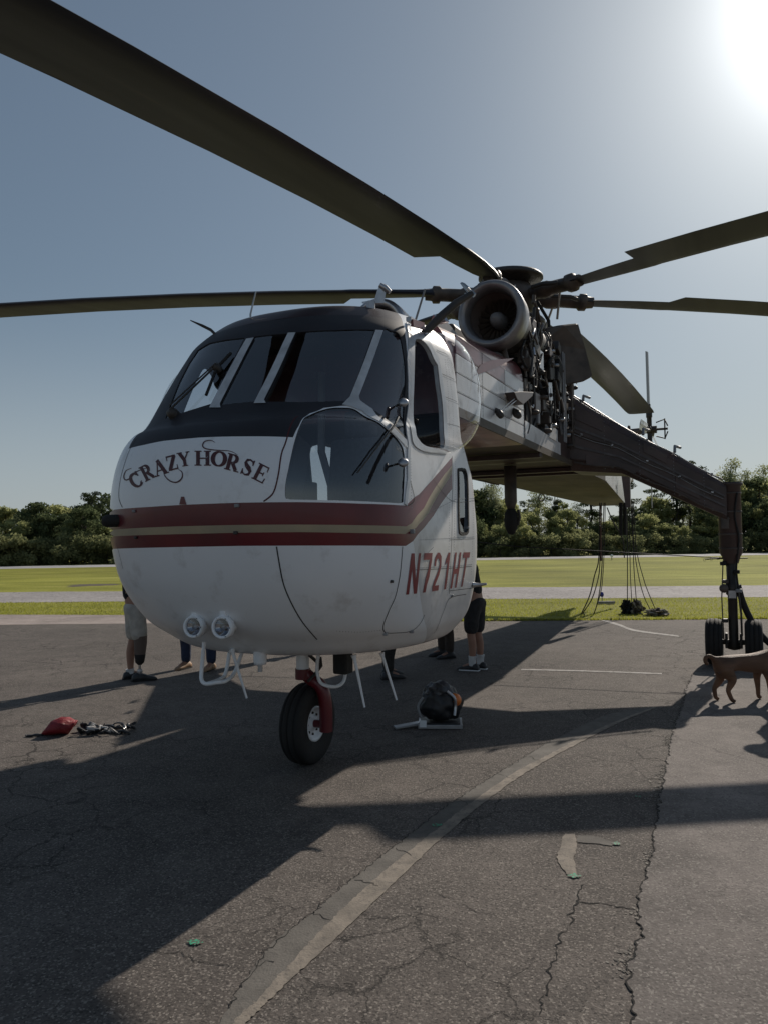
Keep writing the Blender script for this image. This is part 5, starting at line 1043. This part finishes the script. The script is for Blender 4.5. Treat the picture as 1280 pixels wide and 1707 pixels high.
# ------------------------------------------------------------------ people and dog
def skinned(name, joints, edges, m, parent, levels=2, root=0, offs=(0, 0, 0)):
    names = list(joints); me = bpy.data.meshes.new(name); me.from_pydata([tuple(Vector(joints[n][0])+Vector(offs)) for n in names], [(names.index(a), names.index(b)) for a, b in edges], [])
    me.materials.append(m); o = link(name, me, parent); me.skin_vertices.new() if hasattr(me.skin_vertices, 'new') else None
    md = o.modifiers.new('skin', 'SKIN'); md.use_smooth_shade = True
    if not me.skin_vertices:
        bpy.context.view_layer.objects.active = o
    sv = me.skin_vertices[0].data
    for i, n in enumerate(names):
        r = joints[n][1]; sv[i].radius = (r, r) if not isinstance(r, tuple) else r; sv[i].use_root = (i == root)
    sb = o.modifiers.new('sub', 'SUBSURF'); sb.levels = levels; sb.render_levels = levels
    return o
SKINM = mat('skin', (.36, .2, .14), .55, c2=(.3, .16, .11), scale=9); HAIR = mat('dark_hair', (.02, .014, .01), .8)
def cloth(name, c): return mat(name, c, .9, c2=tuple(x*.75 for x in c), scale=11, bump=.03, bscale=11)
def person(loc, rz, label, top, bottom, shoe, shorts=False, stance=.11, split=.0, bend=0.0, socks=None, prosthetic=False, h=1.75, boots=False, stripe=None, arms=.16):
    k = h/1.75; P = empty('person', (loc[0], loc[1], 0), rz); P.scale = (k, k, k); tag(P, label, 'person')
    # x is forward, y to the person's left
    J = {'pelvis': ((0, 0, .96), (.15, .115)), 'belly': ((bend*.25, 0, 1.10), (.145, .11)), 'chest': ((bend*.6, 0, 1.30), (.165, .115)), 'collar': ((bend, 0, 1.45), (.10, .08)), 'neck': ((bend*1.1+.01, 0, 1.53), .055), 'jaw': ((bend*1.2+.035, 0, 1.60), (.07, .08)), 'skull': ((bend*1.25+.01, 0, 1.68), (.085, .098)), 'crown': ((bend*1.25, 0, 1.745), (.055, .06))}
    E = [('pelvis', 'belly'), ('belly', 'chest'), ('chest', 'collar'), ('collar', 'neck'), ('neck', 'jaw'), ('jaw', 'skull'), ('skull', 'crown')]
    T = {'pelvis': ((0, 0, .97), (.165, .13)), 'belly': ((bend*.25, 0, 1.12), (.165, .13)), 'chest': ((bend*.6, 0, 1.31), (.185, .132)), 'collar': ((bend, 0, 1.45), (.12, .095))}; TE = [('pelvis', 'belly'), ('belly', 'chest'), ('chest', 'collar')]
    Bt = {'waist': ((0, 0, 1.0), (.16, .13)), 'hip': ((0, 0, .9), (.165, .135))}; BE = [('waist', 'hip')]
    for s, n in ((1, 'l'), (-1, 'r')):
        fx = split*s; y = stance*s
        J['hip'+n] = ((0, .09*s, .90), .095); J['knee'+n] = ((fx*.5+.02, y*.98+.0, .50), .06); E += [('pelvis', 'hip'+n), ('hip'+n, 'knee'+n)]
        if not (prosthetic and s < 0):
            J['calf'+n] = ((fx*.8-.01, y, .34), .058); J['ankle'+n] = ((fx, y, .09), .036); J['toe'+n] = ((fx+.13, y+.02*s, .035), .035); E += [('knee'+n, 'calf'+n), ('calf'+n, 'ankle'+n), ('ankle'+n, 'toe'+n)]
        J['sho'+n] = ((bend, .175*s, 1.42), .06); J['elb'+n] = ((bend*.7-.02, (.2+arms*.3)*s, 1.14), .042); J['wri'+n] = ((bend*.7+.12, (.18+arms*.1)*s, .95), .028); J['palm'+n] = ((bend*.7+.16, (.17+arms*.1)*s, .89), (.035, .018)); E += [('collar', 'sho'+n), ('sho'+n, 'elb'+n), ('elb'+n, 'wri'+n), ('wri'+n, 'palm'+n)]
        for f in range(5):
            a = J['palm'+n][0]; L_ = (.05, .075, .083, .076, .06)[f]; dy = (f-2)*.016; thumb = f == 0
            b = (a[0]+(.035 if thumb else .02)+dy*.2, a[1]+dy*1.6*(1 if not thumb else 1.2), a[2]-.04+(.02 if thumb else 0)); c = (b[0]+.012, b[1]+dy*.3, b[2]-L_+.02)
            J['f%d%s' % (f, n)] = (b, .0095); J['g%d%s' % (f, n)] = (c, .0075); E += [('palm'+n, 'f%d%s' % (f, n)), ('f%d%s' % (f, n), 'g%d%s' % (f, n))]
        T['sho'+n] = ((bend, .175*s, 1.415), .085); T['arm'+n] = ((bend*.8-.015, (.19+arms*.2)*s, 1.22), .068); TE += [('collar', 'sho'+n), ('sho'+n, 'arm'+n)]
        Bt['th'+n] = ((0, .095*s, .84), .115); Bt['kn'+n] = ((fx*.5+.02, y*.98, .50 if not shorts else .47), .088 if not shorts else .105); BE += [('hip', 'th'+n), ('th'+n, 'kn'+n)]
        if not shorts: Bt['sh'+n] = ((fx*.8-.01, y, .3), .076); Bt['cu'+n] = ((fx-.01, y, .07), .068); BE += [('kn'+n, 'sh'+n), ('sh'+n, 'cu'+n)]
    J['nose'] = ((bend*1.2+.115, 0, 1.655), .013); E += [('skull', 'nose')]
    skinned('body', J, E, SKINM, P); skinned('shirt', T, TE, top, P); skinned('shorts' if shorts else 'trousers', Bt, BE, bottom, P)
    if stripe: MB().lathe([(.186, -.03), (.188, .03)], (0, 0, 1.12), (0, 0, 1), stripe, 20).build('shirt_stripe', P).scale = (.75, 1, 1)
    hr = MB(); c = Vector((bend*1.25-.012, 0, 1.69)); hr.lathe([(.0, .105), (.05, .095), (.09, .05), (.1, 0), (.085, -.05), (.06, -.075)], c, (-.25, 0, 1), HAIR, 16); hr.build('hair', P)
    mb = MB()
    for s in (1, -1): mb.lathe([(0, .006), (.012, .003), (.014, -.004)], (bend*1.2+.098, .034*s, 1.685), (1, 0, 0), DARK, 8)
    mb.build('eyes', P, fix=False)
    for s in (1, -1): MB().lathe([(0, .012), (.028, .01), (.03, 0), (.01, -.01)], (bend*1.25, .098*s, 1.67), (0, s, 0), SKINM, 10).build('ear', P)
    for s, n in ((1, 'l'), (-1, 'r')):
        fx = split*s; y = stance*s; rings = []
        for x, w, z1 in ((-.095, .03, .05), (-.085, .042, .085), (-.03, .046, .115), (.03, .045, .10), (.09, .052, .075), (.15, .052, .058), (.19, .038, .045), (.205, .02, .03)):
            rings.append([Vector((fx+x, y+w*cos(t)+.08*x*s, max(.004, z1*.5+z1*.5*sin(t)))) for t in np.arange(10)*2*pi/10])
        sh = MB().loft(rings, shoe, True).build('shoe', P)
        MB().prism([(fx+x, y+yy+.08*x*s, .0) for x, yy in ((-.1, -.035), (-.1, .035), (.05, .05), (.16, .05), (.205, 0), (.16, -.05), (.05, -.05))], (0, 0, .018), WHITE if socks and not prosthetic else RUBBER).build('sole', sh)
        if boots: MB().tube([(fx, y, .06), (fx-.01, y, .22)], [.05, .062], shoe, 12).build('boot_shaft', sh)
        if socks and not (prosthetic and s < 0): MB().tube([(fx, y, .07), (fx-.008, y, .17 if not prosthetic else .12), (fx-.01, y, .20 if not prosthetic else .13)], [.046, .05, .055], socks, 14).build('sock', P)
        if prosthetic and s < 0:
            g = MB().tube([(fx*.5+.02, y, .56), (fx*.6+.02, y, .46), (fx*.75+.01, y, .30), (fx, y, .235), (fx, y, .21)], [.085, .078, .062, .05, .02], mat('leg_liner', (.12, .09, .075), .8), 18).build('prosthetic_leg', P); MB().tube([(fx*.7+.012, y, .335), (fx*.75+.01, y, .30), (fx, y, .235), (fx, y, .205)], [.067, .064, .053, .024], RUBBER, 18).build('socket_cup', g)
            MB().tube([(fx, y, .22), (fx, y, .08)], .016, STEEL, 12).build('pylon_tube', g); MB().lathe([(.03, .03), (.035, 0), (.028, -.03)], (fx, y, .12), (0, 0, 1), ALU, 12).build('clamp', g)
    return P
NAVY = cloth('navy_shirt', (.012, .012, .018)); KHAKI = cloth('khaki_shorts', (.5, .47, .42)); JEAN = cloth('blue_jeans', (.03, .045, .09)); BLACKC = cloth('black_cloth', (.015, .015, .016)); OLV = cloth('dark_work_trousers', (.03, .026, .022)); CHAR = cloth('charcoal_shorts', (.03, .03, .033)); WSOCK = cloth('white_sock', (.75, .75, .75)); BROWNT = cloth('brown_trousers', (.06, .045, .035))
TANS = mat('tan_leather', (.35, .22, .13), .6); BLKS = mat('black_leather', (.02, .02, .02), .5, c2=(.04, .04, .045), scale=20)
def gp(x, y): g = gnd(x, y); return float(g[0]), float(g[1])
person(gp(226, 1134), radians(30), 'person in khaki shorts with a prosthetic right leg standing left of the nose', NAVY, KHAKI, BLKS, shorts=True, socks=WSOCK, prosthetic=True, stance=.12, split=-.03, stripe=cloth('tan_stripe_cloth', (.3, .2, .12)), h=1.78)
person(gp(331, 1116), radians(250), 'person in dark blue jeans and tan shoes behind the landing lights', BLACKC, JEAN, TANS, stance=.2, h=1.76)
person(gp(648, 1130), radians(20), 'person in black work trousers and heavy boots behind the belly antennas', BLACKC, OLV, BLKS, stance=.12, split=.04, boots=True, h=1.74)
person(gp(742, 1096), radians(200), 'person in brown trousers and dark boots between the heavy boots and the white socks', BLACKC, BROWNT, BLKS, stance=.13, boots=True, h=1.74)
person(gp(793, 1117), radians(150), 'person in black top and shorts with white socks at the rear corner of the cab', BLACKC, CHAR, BLKS, shorts=True, socks=WSOCK, stance=.09, split=.02, bend=.14, h=1.72)
PW = person((4.50, 8.42), radians(180), 'person in dark clothes and brimmed hat just beyond the right edge near the dog', BLACKC, JEAN, BLKS, stance=.09, h=1.74, arms=.1)
MB().lathe([(0, .14), (.08, .13), (.1, .04), (.2, .02), (.2, .01), (.1, .0)], (0, 0, 1.69), (0, 0, 1), BLACKC, 24).build('hat', PW)
# dog, facing right
FUR = mat('brown_dog_fur', (.21, .105, .055), .6, c2=(.10, .05, .028), scale=4.5, dirt=(.05, .028, .018), dscale=7, dlo=.55, dhi=.8, bump=.006, bscale=150, stretch=(.4, 1, 1.5)); 
dg = gp(1204, 1171); D = empty('dog', (dg[0]-.01, dg[1], 0), radians(6)); D.scale = (.9, .9, .9); tag(D, 'brown short haired dog with a curled tail standing in front of the main gear', 'dog')
DJ = {'rump': ((0, 0, .44), (.095, .105)), 'loin': ((.18, 0, .455), (.085, .095)), 'chest': ((.40, 0, .435), (.105, .125)), 'brisket': ((.53, 0, .45), (.095, .115)), 'neck': ((.64, 0, .54), .07), 'poll': ((.74, 0, .62), .062), 'head': ((.80, 0, .625), (.058, .058)), 'muzzle': ((.89, 0, .595), .034), 'nose': ((.935, 0, .59), .024),
      't1': ((-.08, 0, .50), .03), 't2': ((-.14, 0, .54), .028), 't3': ((-.185, 0, .52), .026), 't4': ((-.185, 0, .465), .024), 't5': ((-.15, 0, .44), .018)}
DE = [('rump', 'loin'), ('loin', 'chest'), ('chest', 'brisket'), ('brisket', 'neck'), ('neck', 'poll'), ('poll', 'head'), ('head', 'muzzle'), ('muzzle', 'nose'), ('rump', 't1'), ('t1', 't2'), ('t2', 't3'), ('t3', 't4'), ('t4', 't5')]
for s, n, dx in ((1, 'l', .0), (-1, 'r', .11)):
    DJ['th'+n] = ((.01, .07*s, .37), (.065, .085)); DJ['st'+n] = ((.05+dx*.5, .078*s, .27), .058); DJ['hk'+n] = ((-.045+dx*.7, .078*s, .15), .028); DJ['ps'+n] = ((-.03+dx, .078*s, .035), .025); DJ['pw'+n] = ((.015+dx, .078*s, .024), .027); DE += [('rump', 'th'+n), ('th'+n, 'st'+n), ('st'+n, 'hk'+n), ('hk'+n, 'ps'+n), ('ps'+n, 'pw'+n)]
    fx = .0 if s > 0 else .06
    DJ['sh'+n] = ((.50, .07*s, .38), .065); DJ['el'+n] = ((.48+fx, .074*s, .27), .042); DJ['wr'+n] = ((.49+fx, .072*s, .14), .028); DJ['fp'+n] = ((.49+fx, .072*s, .035), .025); DJ['ft'+n] = ((.53+fx, .072*s, .024), .028); DE += [('brisket', 'sh'+n), ('sh'+n, 'el'+n), ('el'+n, 'wr'+n), ('wr'+n, 'fp'+n), ('fp'+n, 'ft'+n)]
    MB().loft([[Vector((.74, .045*s, .67)), Vector((.79, .05*s, .67)), Vector((.765, .03*s, .68))], [Vector((.76, .075*s, .64)), Vector((.79, .08*s, .64)), Vector((.775, .06*s, .645))], [Vector((.78, .085*s, .58)), Vector((.79, .085*s, .58)), Vector((.785, .08*s, .58))]], FUR, True).build('ear', D)
skinned('body', DJ, DE, FUR, D)
MB().lathe([(.076, -.016), (.08, 0), (.076, .016)], (.63, 0, .535), (.7, 0, .72), BLKS, 20).build('collar', D)
# ------------------------------------------------------------------ kit on the apron
def lump(c, r3, m, seed, amp=.35, sc_=3.0, sub=4, flatb=True):
    b = bmesh.new(); bmesh.ops.create_icosphere(b, subdivisions=sub, radius=1); c = Vector(c); V = []
    for v in b.verts:
        d = v.co.copy(); f = 1+amp*mnoise.noise(d*sc_+Vector((seed, 0, 0)))+amp*.4*mnoise.noise(d*sc_*2.7+Vector((0, seed, 0))); p = Vector((d.x*r3[0], d.y*r3[1], d.z*r3[2]))*f+c
        if flatb: p.z = max(p.z, c.z-r3[2]*.75)
        V.append(p)
    F = [tuple(q.index for q in f.verts) for f in b.faces]; b.free(); return V, F
NYL = mat('black_nylon', (.012, .012, .014), .42, c2=(.03, .03, .033), scale=9, bump=.006, bscale=14)
REDN = mat('red_nylon', (.27, .014, .02), .55, c2=(.19, .011, .015), scale=9, bump=.03, bscale=9)
ORG = mat('orange_plastic', (.75, .2, .04), .35)
bx, by = gp(735, 1214); bxv = Vector((bx, by+.12, 0))
bag = empty('equipment_bag', tuple(bxv), radians(-4)); tag(bag, 'bulging black kit bag with an orange lid resting on an aluminium stretcher frame', 'bag')
V, F = lump((0, 0, .19), (.19, .15, .17), NYL, 3, .3, 2.3); MB().add(V, F, NYL, True).build('bag_body', bag)
V, F = lump((.0, 0, .315), (.13, .11, .085), NYL, 8, .3, 2.6); MB().add(V, F, mat('grey_black_shell', (.03, .03, .03), .3, c2=(.09, .09, .1), scale=7), True).build('bag_top', bag)
MB().lathe([(0, .04), (.03, .038), (.05, .022), (.062, -.015), (.062, -.05)], (.15, -.06, .245), (.8, -.5, .15), ORG, 20).build('orange_lid', bag).scale = (1, 1, 1)
MB().tube(smooth([(.07, -.11, .33), (.13, -.13, .28), (.14, -.12, .2), (.13, -.14, .12)], False, 5), .014, ALU, 8).build('buckle_strap', bag)
MB().tube(smooth([(-.15, -.12, .28), (-.2, -.14, .2), (-.17, -.15, .1)], False, 5), .012, GREY, 6).build('strap', bag)
fr = empty('stretcher_frame', tuple(bxv), radians(-4)); tag(fr, 'low aluminium frame with a hinged flap lying flat under the black bag', 'frame')
for y in (-.17, .12): MB().box((0, y, .025), (.40, .022, .035), ALU).build('frame_rail', fr, bevel=.003)
for x in (-.19, .19): MB().box((x, -.025, .026), (.02, .27, .03), ALU).build('cross_rail', fr, bevel=.003)
MB().box((-.155, -.185, .055), (.06, .012, .06), WHITE).build('hinge_plate', fr)
MB().box((-.30, -.13, .03), (.24, .08, .02), ALU, Matrix.Rotation(radians(18), 3, 'Z') @ Matrix.Rotation(radians(-6), 3, 'Y')).build('hinged_flap', fr, bevel=.003)
MB().box((0, -.02, .045), (.36, .26, .01), NYL).build('frame_deck', fr)
rb_ = gp(100, 1224); RB = empty('red_bag', (rb_[0], rb_[1], 0), radians(6)); RB.scale = (.83, .83, .78); tag(RB, 'red nylon stuff bag lying on the asphalt at the left', 'bag')
rings = []
for x, w, h, z in ((-.17, .05, .01, .02), (-.13, .10, .04, .045), (-.06, .14, .085, .09), (.03, .15, .095, .10), (.10, .13, .085, .098), (.14, .08, .05, .11), (.165, .06, .012, .135), (.175, .05, .004, .14)):
    rings.append([Vector((x+.012*sin(3*t+x*20), w*cos(t)*(1+.08*sin(5*t+x*30)), max(.004, z+h*sin(t)*(1+.12*sin(4*t+x*25))))) for t in np.arange(20)*2*pi/20])
MB().loft(rings, REDN, True).build('bag_body', RB)
MB().tube(smooth([(-.15, -.06, .012), (-.22, -.08, .03), (-.28, -.05, .012), (-.33, -.07, .02), (-.30, -.1, .012), (-.24, -.1, .02), (-.18, -.08, .01)], False, 5), .012, NYL, 6, flat=.5).build('shoulder_strap', RB)
MB().tube([(.165, -.05, .12), (.18, 0, .15), (.165, .05, .13)], .01, REDN, 6).build('drawcord_hem', RB)
hn = gp(177, 1222); HN = empty('harness', (hn[0], hn[1], 0)); tag(HN, 'tangled black webbing harness lying right of the red bag', 'harness')
rh = random.Random(9)
WEBW = mat('pale_webbing', (.4, .4, .4), .7)
for i in range(17):
    a = rh.uniform(-.2, .2); b = rh.uniform(-.06, .08); P_ = [Vector((a, b, .012))]
    for k in range(6): P_.append(Vector((min(.25, max(-.25, P_[-1].x+rh.uniform(-.11, .11))), min(.11, max(-.09, P_[-1].y+rh.uniform(-.07, .07))), rh.uniform(.008, .075))))
    MB().tube(smooth(P_, False, 5), rh.uniform(.009, .018), NYL if i % 5 else WEBW, 6, flat=.35).build('webbing_strap', HN)
for i in range(6): MB().lathe([(.012, .004), (.02, .004), (.02, -.004), (.012, -.004)], (rh.uniform(-.2, .2), rh.uniform(-.05, .05), .05), (rh.random(), rh.random(), 1), STEEL, 12, closed=True).build('metal_ring', HN)
# ------------------------------------------------------------------ sling ropes under the boom and their gear on the verge
ROPE = mat('tarred_rope', (.03, .027, .024), .8, c2=(.05, .045, .04), scale=30); ROPER = mat('rust_red_rope', (.12, .06, .05), .8)
DP = 17.6
ropes = [([(999, 838), (998, 880), (997, 933), (990, 960), (982, 993), (968, 1026)], .018, 'leftmost dark sling rope sweeping left to the grass edge'),
 ([(1002, 838), (1000, 890), (999, 940), (996, 965), (986, 998), (971, 1022), (974, 1026)], .016, 'second sling rope from the left curving down beside the first'),
 ([(1006, 838), (1004, 900), (1003, 935), (1000, 975), (995, 1005), (989, 1027)], .016, 'sling rope falling almost straight to the end of the short white plank'),
 ([(1008, 838), (1007, 900), (1004, 960), (1000, 990), (989, 1024)], .012, 'thin sling rope closest beside the straight one'),
 ([(1046, 836), (1045, 900), (1045, 960), (1045, 1010)], .014, 'leftmost of the vertical ropes right of the boom end'),
 ([(1048, 836), (1049, 900), (1050, 960), (1053, 1014)], .012, 'second vertical rope from the left near the boom end'),
 ([(1051, 836), (1054, 900), (1056, 950), (1060, 1003)], .013, 'middle rope of the right hand bundle under the boom'),
 ([(1053, 836), (1056, 910), (1064, 962), (1073, 995), (1084, 1018)], .013, 'rope with a knot slanting right to the crumpled slings'),
 ([(1055, 836), (1060, 915), (1072, 965), (1080, 988), (1092, 1017)], .013, 'rightmost sling rope slanting down to the crumpled slings'),
 ([(1011, 846), (1022, 872), (1037, 898), (1040, 930)], .018, 'short slack strap crossing between the two rope bundles')]
for P_, r_, lb in ropes:
    pts_ = [Vector(at(x, y, DP)) for x, y in P_]; e0_ = pts_[-1]
    for p in pts_: p.z = max(p.z, .012)
    o = MB().tube(smooth(pts_, False, 6), r_*.72, ROPE, 6).build('sling_rope'); tag(o, lb, 'rope', 'sling ropes hanging under the tail boom')
o = MB().tube([Vector(at(1001, 842, DP-.05)), Vector(at(1001, 935, DP-.05))], .025, ROPER, 8, flat=.5).build('sling_strap'); tag(o, 'thick reddish strap bundle hanging above the left ropes', 'strap')
for x in (1034, 1041):
    o = MB().tube([Vector(at(x, 838, DP-.1)), Vector(at(x, 892, DP-.1))], .045, RUBBER, 8).build('cargo_hook'); tag(o, ('dark cargo hook hanging left of the right rope bundle' if x == 1034 else 'dark cargo hook hanging against the right rope bundle'), 'hook')
CAN = mat('canvas', (.35, .31, .25), .9, c2=(.08, .06, .05), scale=8, lo=.45, hi=.55)
for i, (x, y, r3, lb, m_) in enumerate(((1046, 1024, (.10, .12, .17), 'small dark bundle at the foot of the leftmost vertical rope', BLACKC), (1063, 1024, (.13, .12, .17), 'crumpled brown and white sling heap at the foot of the middle rope', CAN), (1098, 1027, (.22, .16, .08), 'flat crumpled sling heap with a white sheet at the right', CAN))):
    g = gp(x, y); V, F = lump((g[0], g[1]+.1, r3[2]*.72), r3, m_, 5+i*3, .9, 3.2, 4); o = MB().add(V, F, m_, False).build('sling_heap'); tag(o, lb, 'sling heap')
g = gp(1012, 1008); o = MB().box((g[0], g[1]+.1, .05), (.44, .1, .07), WHL).build('white_plank', bevel=.01); tag(o, 'short white plank marker lying in the near grass strip', 'plank')
g = gp(1010, 1006); e = empty('taxiway_light', (g[0], g[1]+.4, 0)); tag(e, 'small blue taxiway light standing just behind the white plank', 'light')
MB().tube([(0, 0, 0), (0, 0, .16)], .012, GREY, 8).build('stake', e); MB().lathe([(.03, .15), (.045, .17), (.05, .22), (.035, .27), (0, .285)], (0, 0, 0), (0, 0, 1), mat('blue_lens', (.03, .04, .3), .2), 14).build('lens', e)
g = gp(1019, 934); e = empty('runway_light', (g[0], g[1], 0)); tag(e, 'tiny white runway edge light in the far grass under the boom', 'light')
MB().tube([(0, 0, 0), (0, 0, .3)], .03, GREY, 6).build('stake', e); MB().lathe([(.08, .28), (.12, .32), (.11, .42), (0, .48)], (0, 0, 0), (0, 0, 1), WHITE, 10).build('lens', e)
g = gp(22, 940)
for (x, y, lb) in ((18, 927, 'white square sign at the foot of the wood at the far left'), (119, 933, 'tiny white marker board before the dark trees at left')):
    p = at(x, y, 78); e = empty('marker_sign', (p[0], p[1], 0)); tag(e, lb, 'sign'); MB().box((0, 0, p[2]), (.35 if x < 50 else .2, .04, .3 if x < 50 else .16), WHITE).build('board', e); MB().tube([(0, 0, 0), (0, 0, p[2])], .03, GREY, 6).build('post', e)
# cable stretched between the two main gear legs: part of the helicopter
MB().tube([(-6.16, 2.9, 1.43), (-6.16, 0, 1.62), (-6.16, -2.9, 1.98)], .007, DARK, 6).build('tie_cable', heli)
# dead stalks along the apron edge
r = random.Random(4); mb = MB()
for i in range(90):
    x = r.choice((r.uniform(1.9, 3.6), r.uniform(-2.3, 9))); y = ext(e0, e1, x)[1]+r.uniform(-.05, .15); a = r.uniform(0, pi); l = r.uniform(.05, .3)
    mb.tube([(x, y, .012), (x+cos(a)*l*.5, y+sin(a)*l*.2, .03), (x+cos(a)*l, y+sin(a)*l*.3, .012)], .005, BARK, 4)
mb.build('dead_twigs')['kind'] = 'stuff'
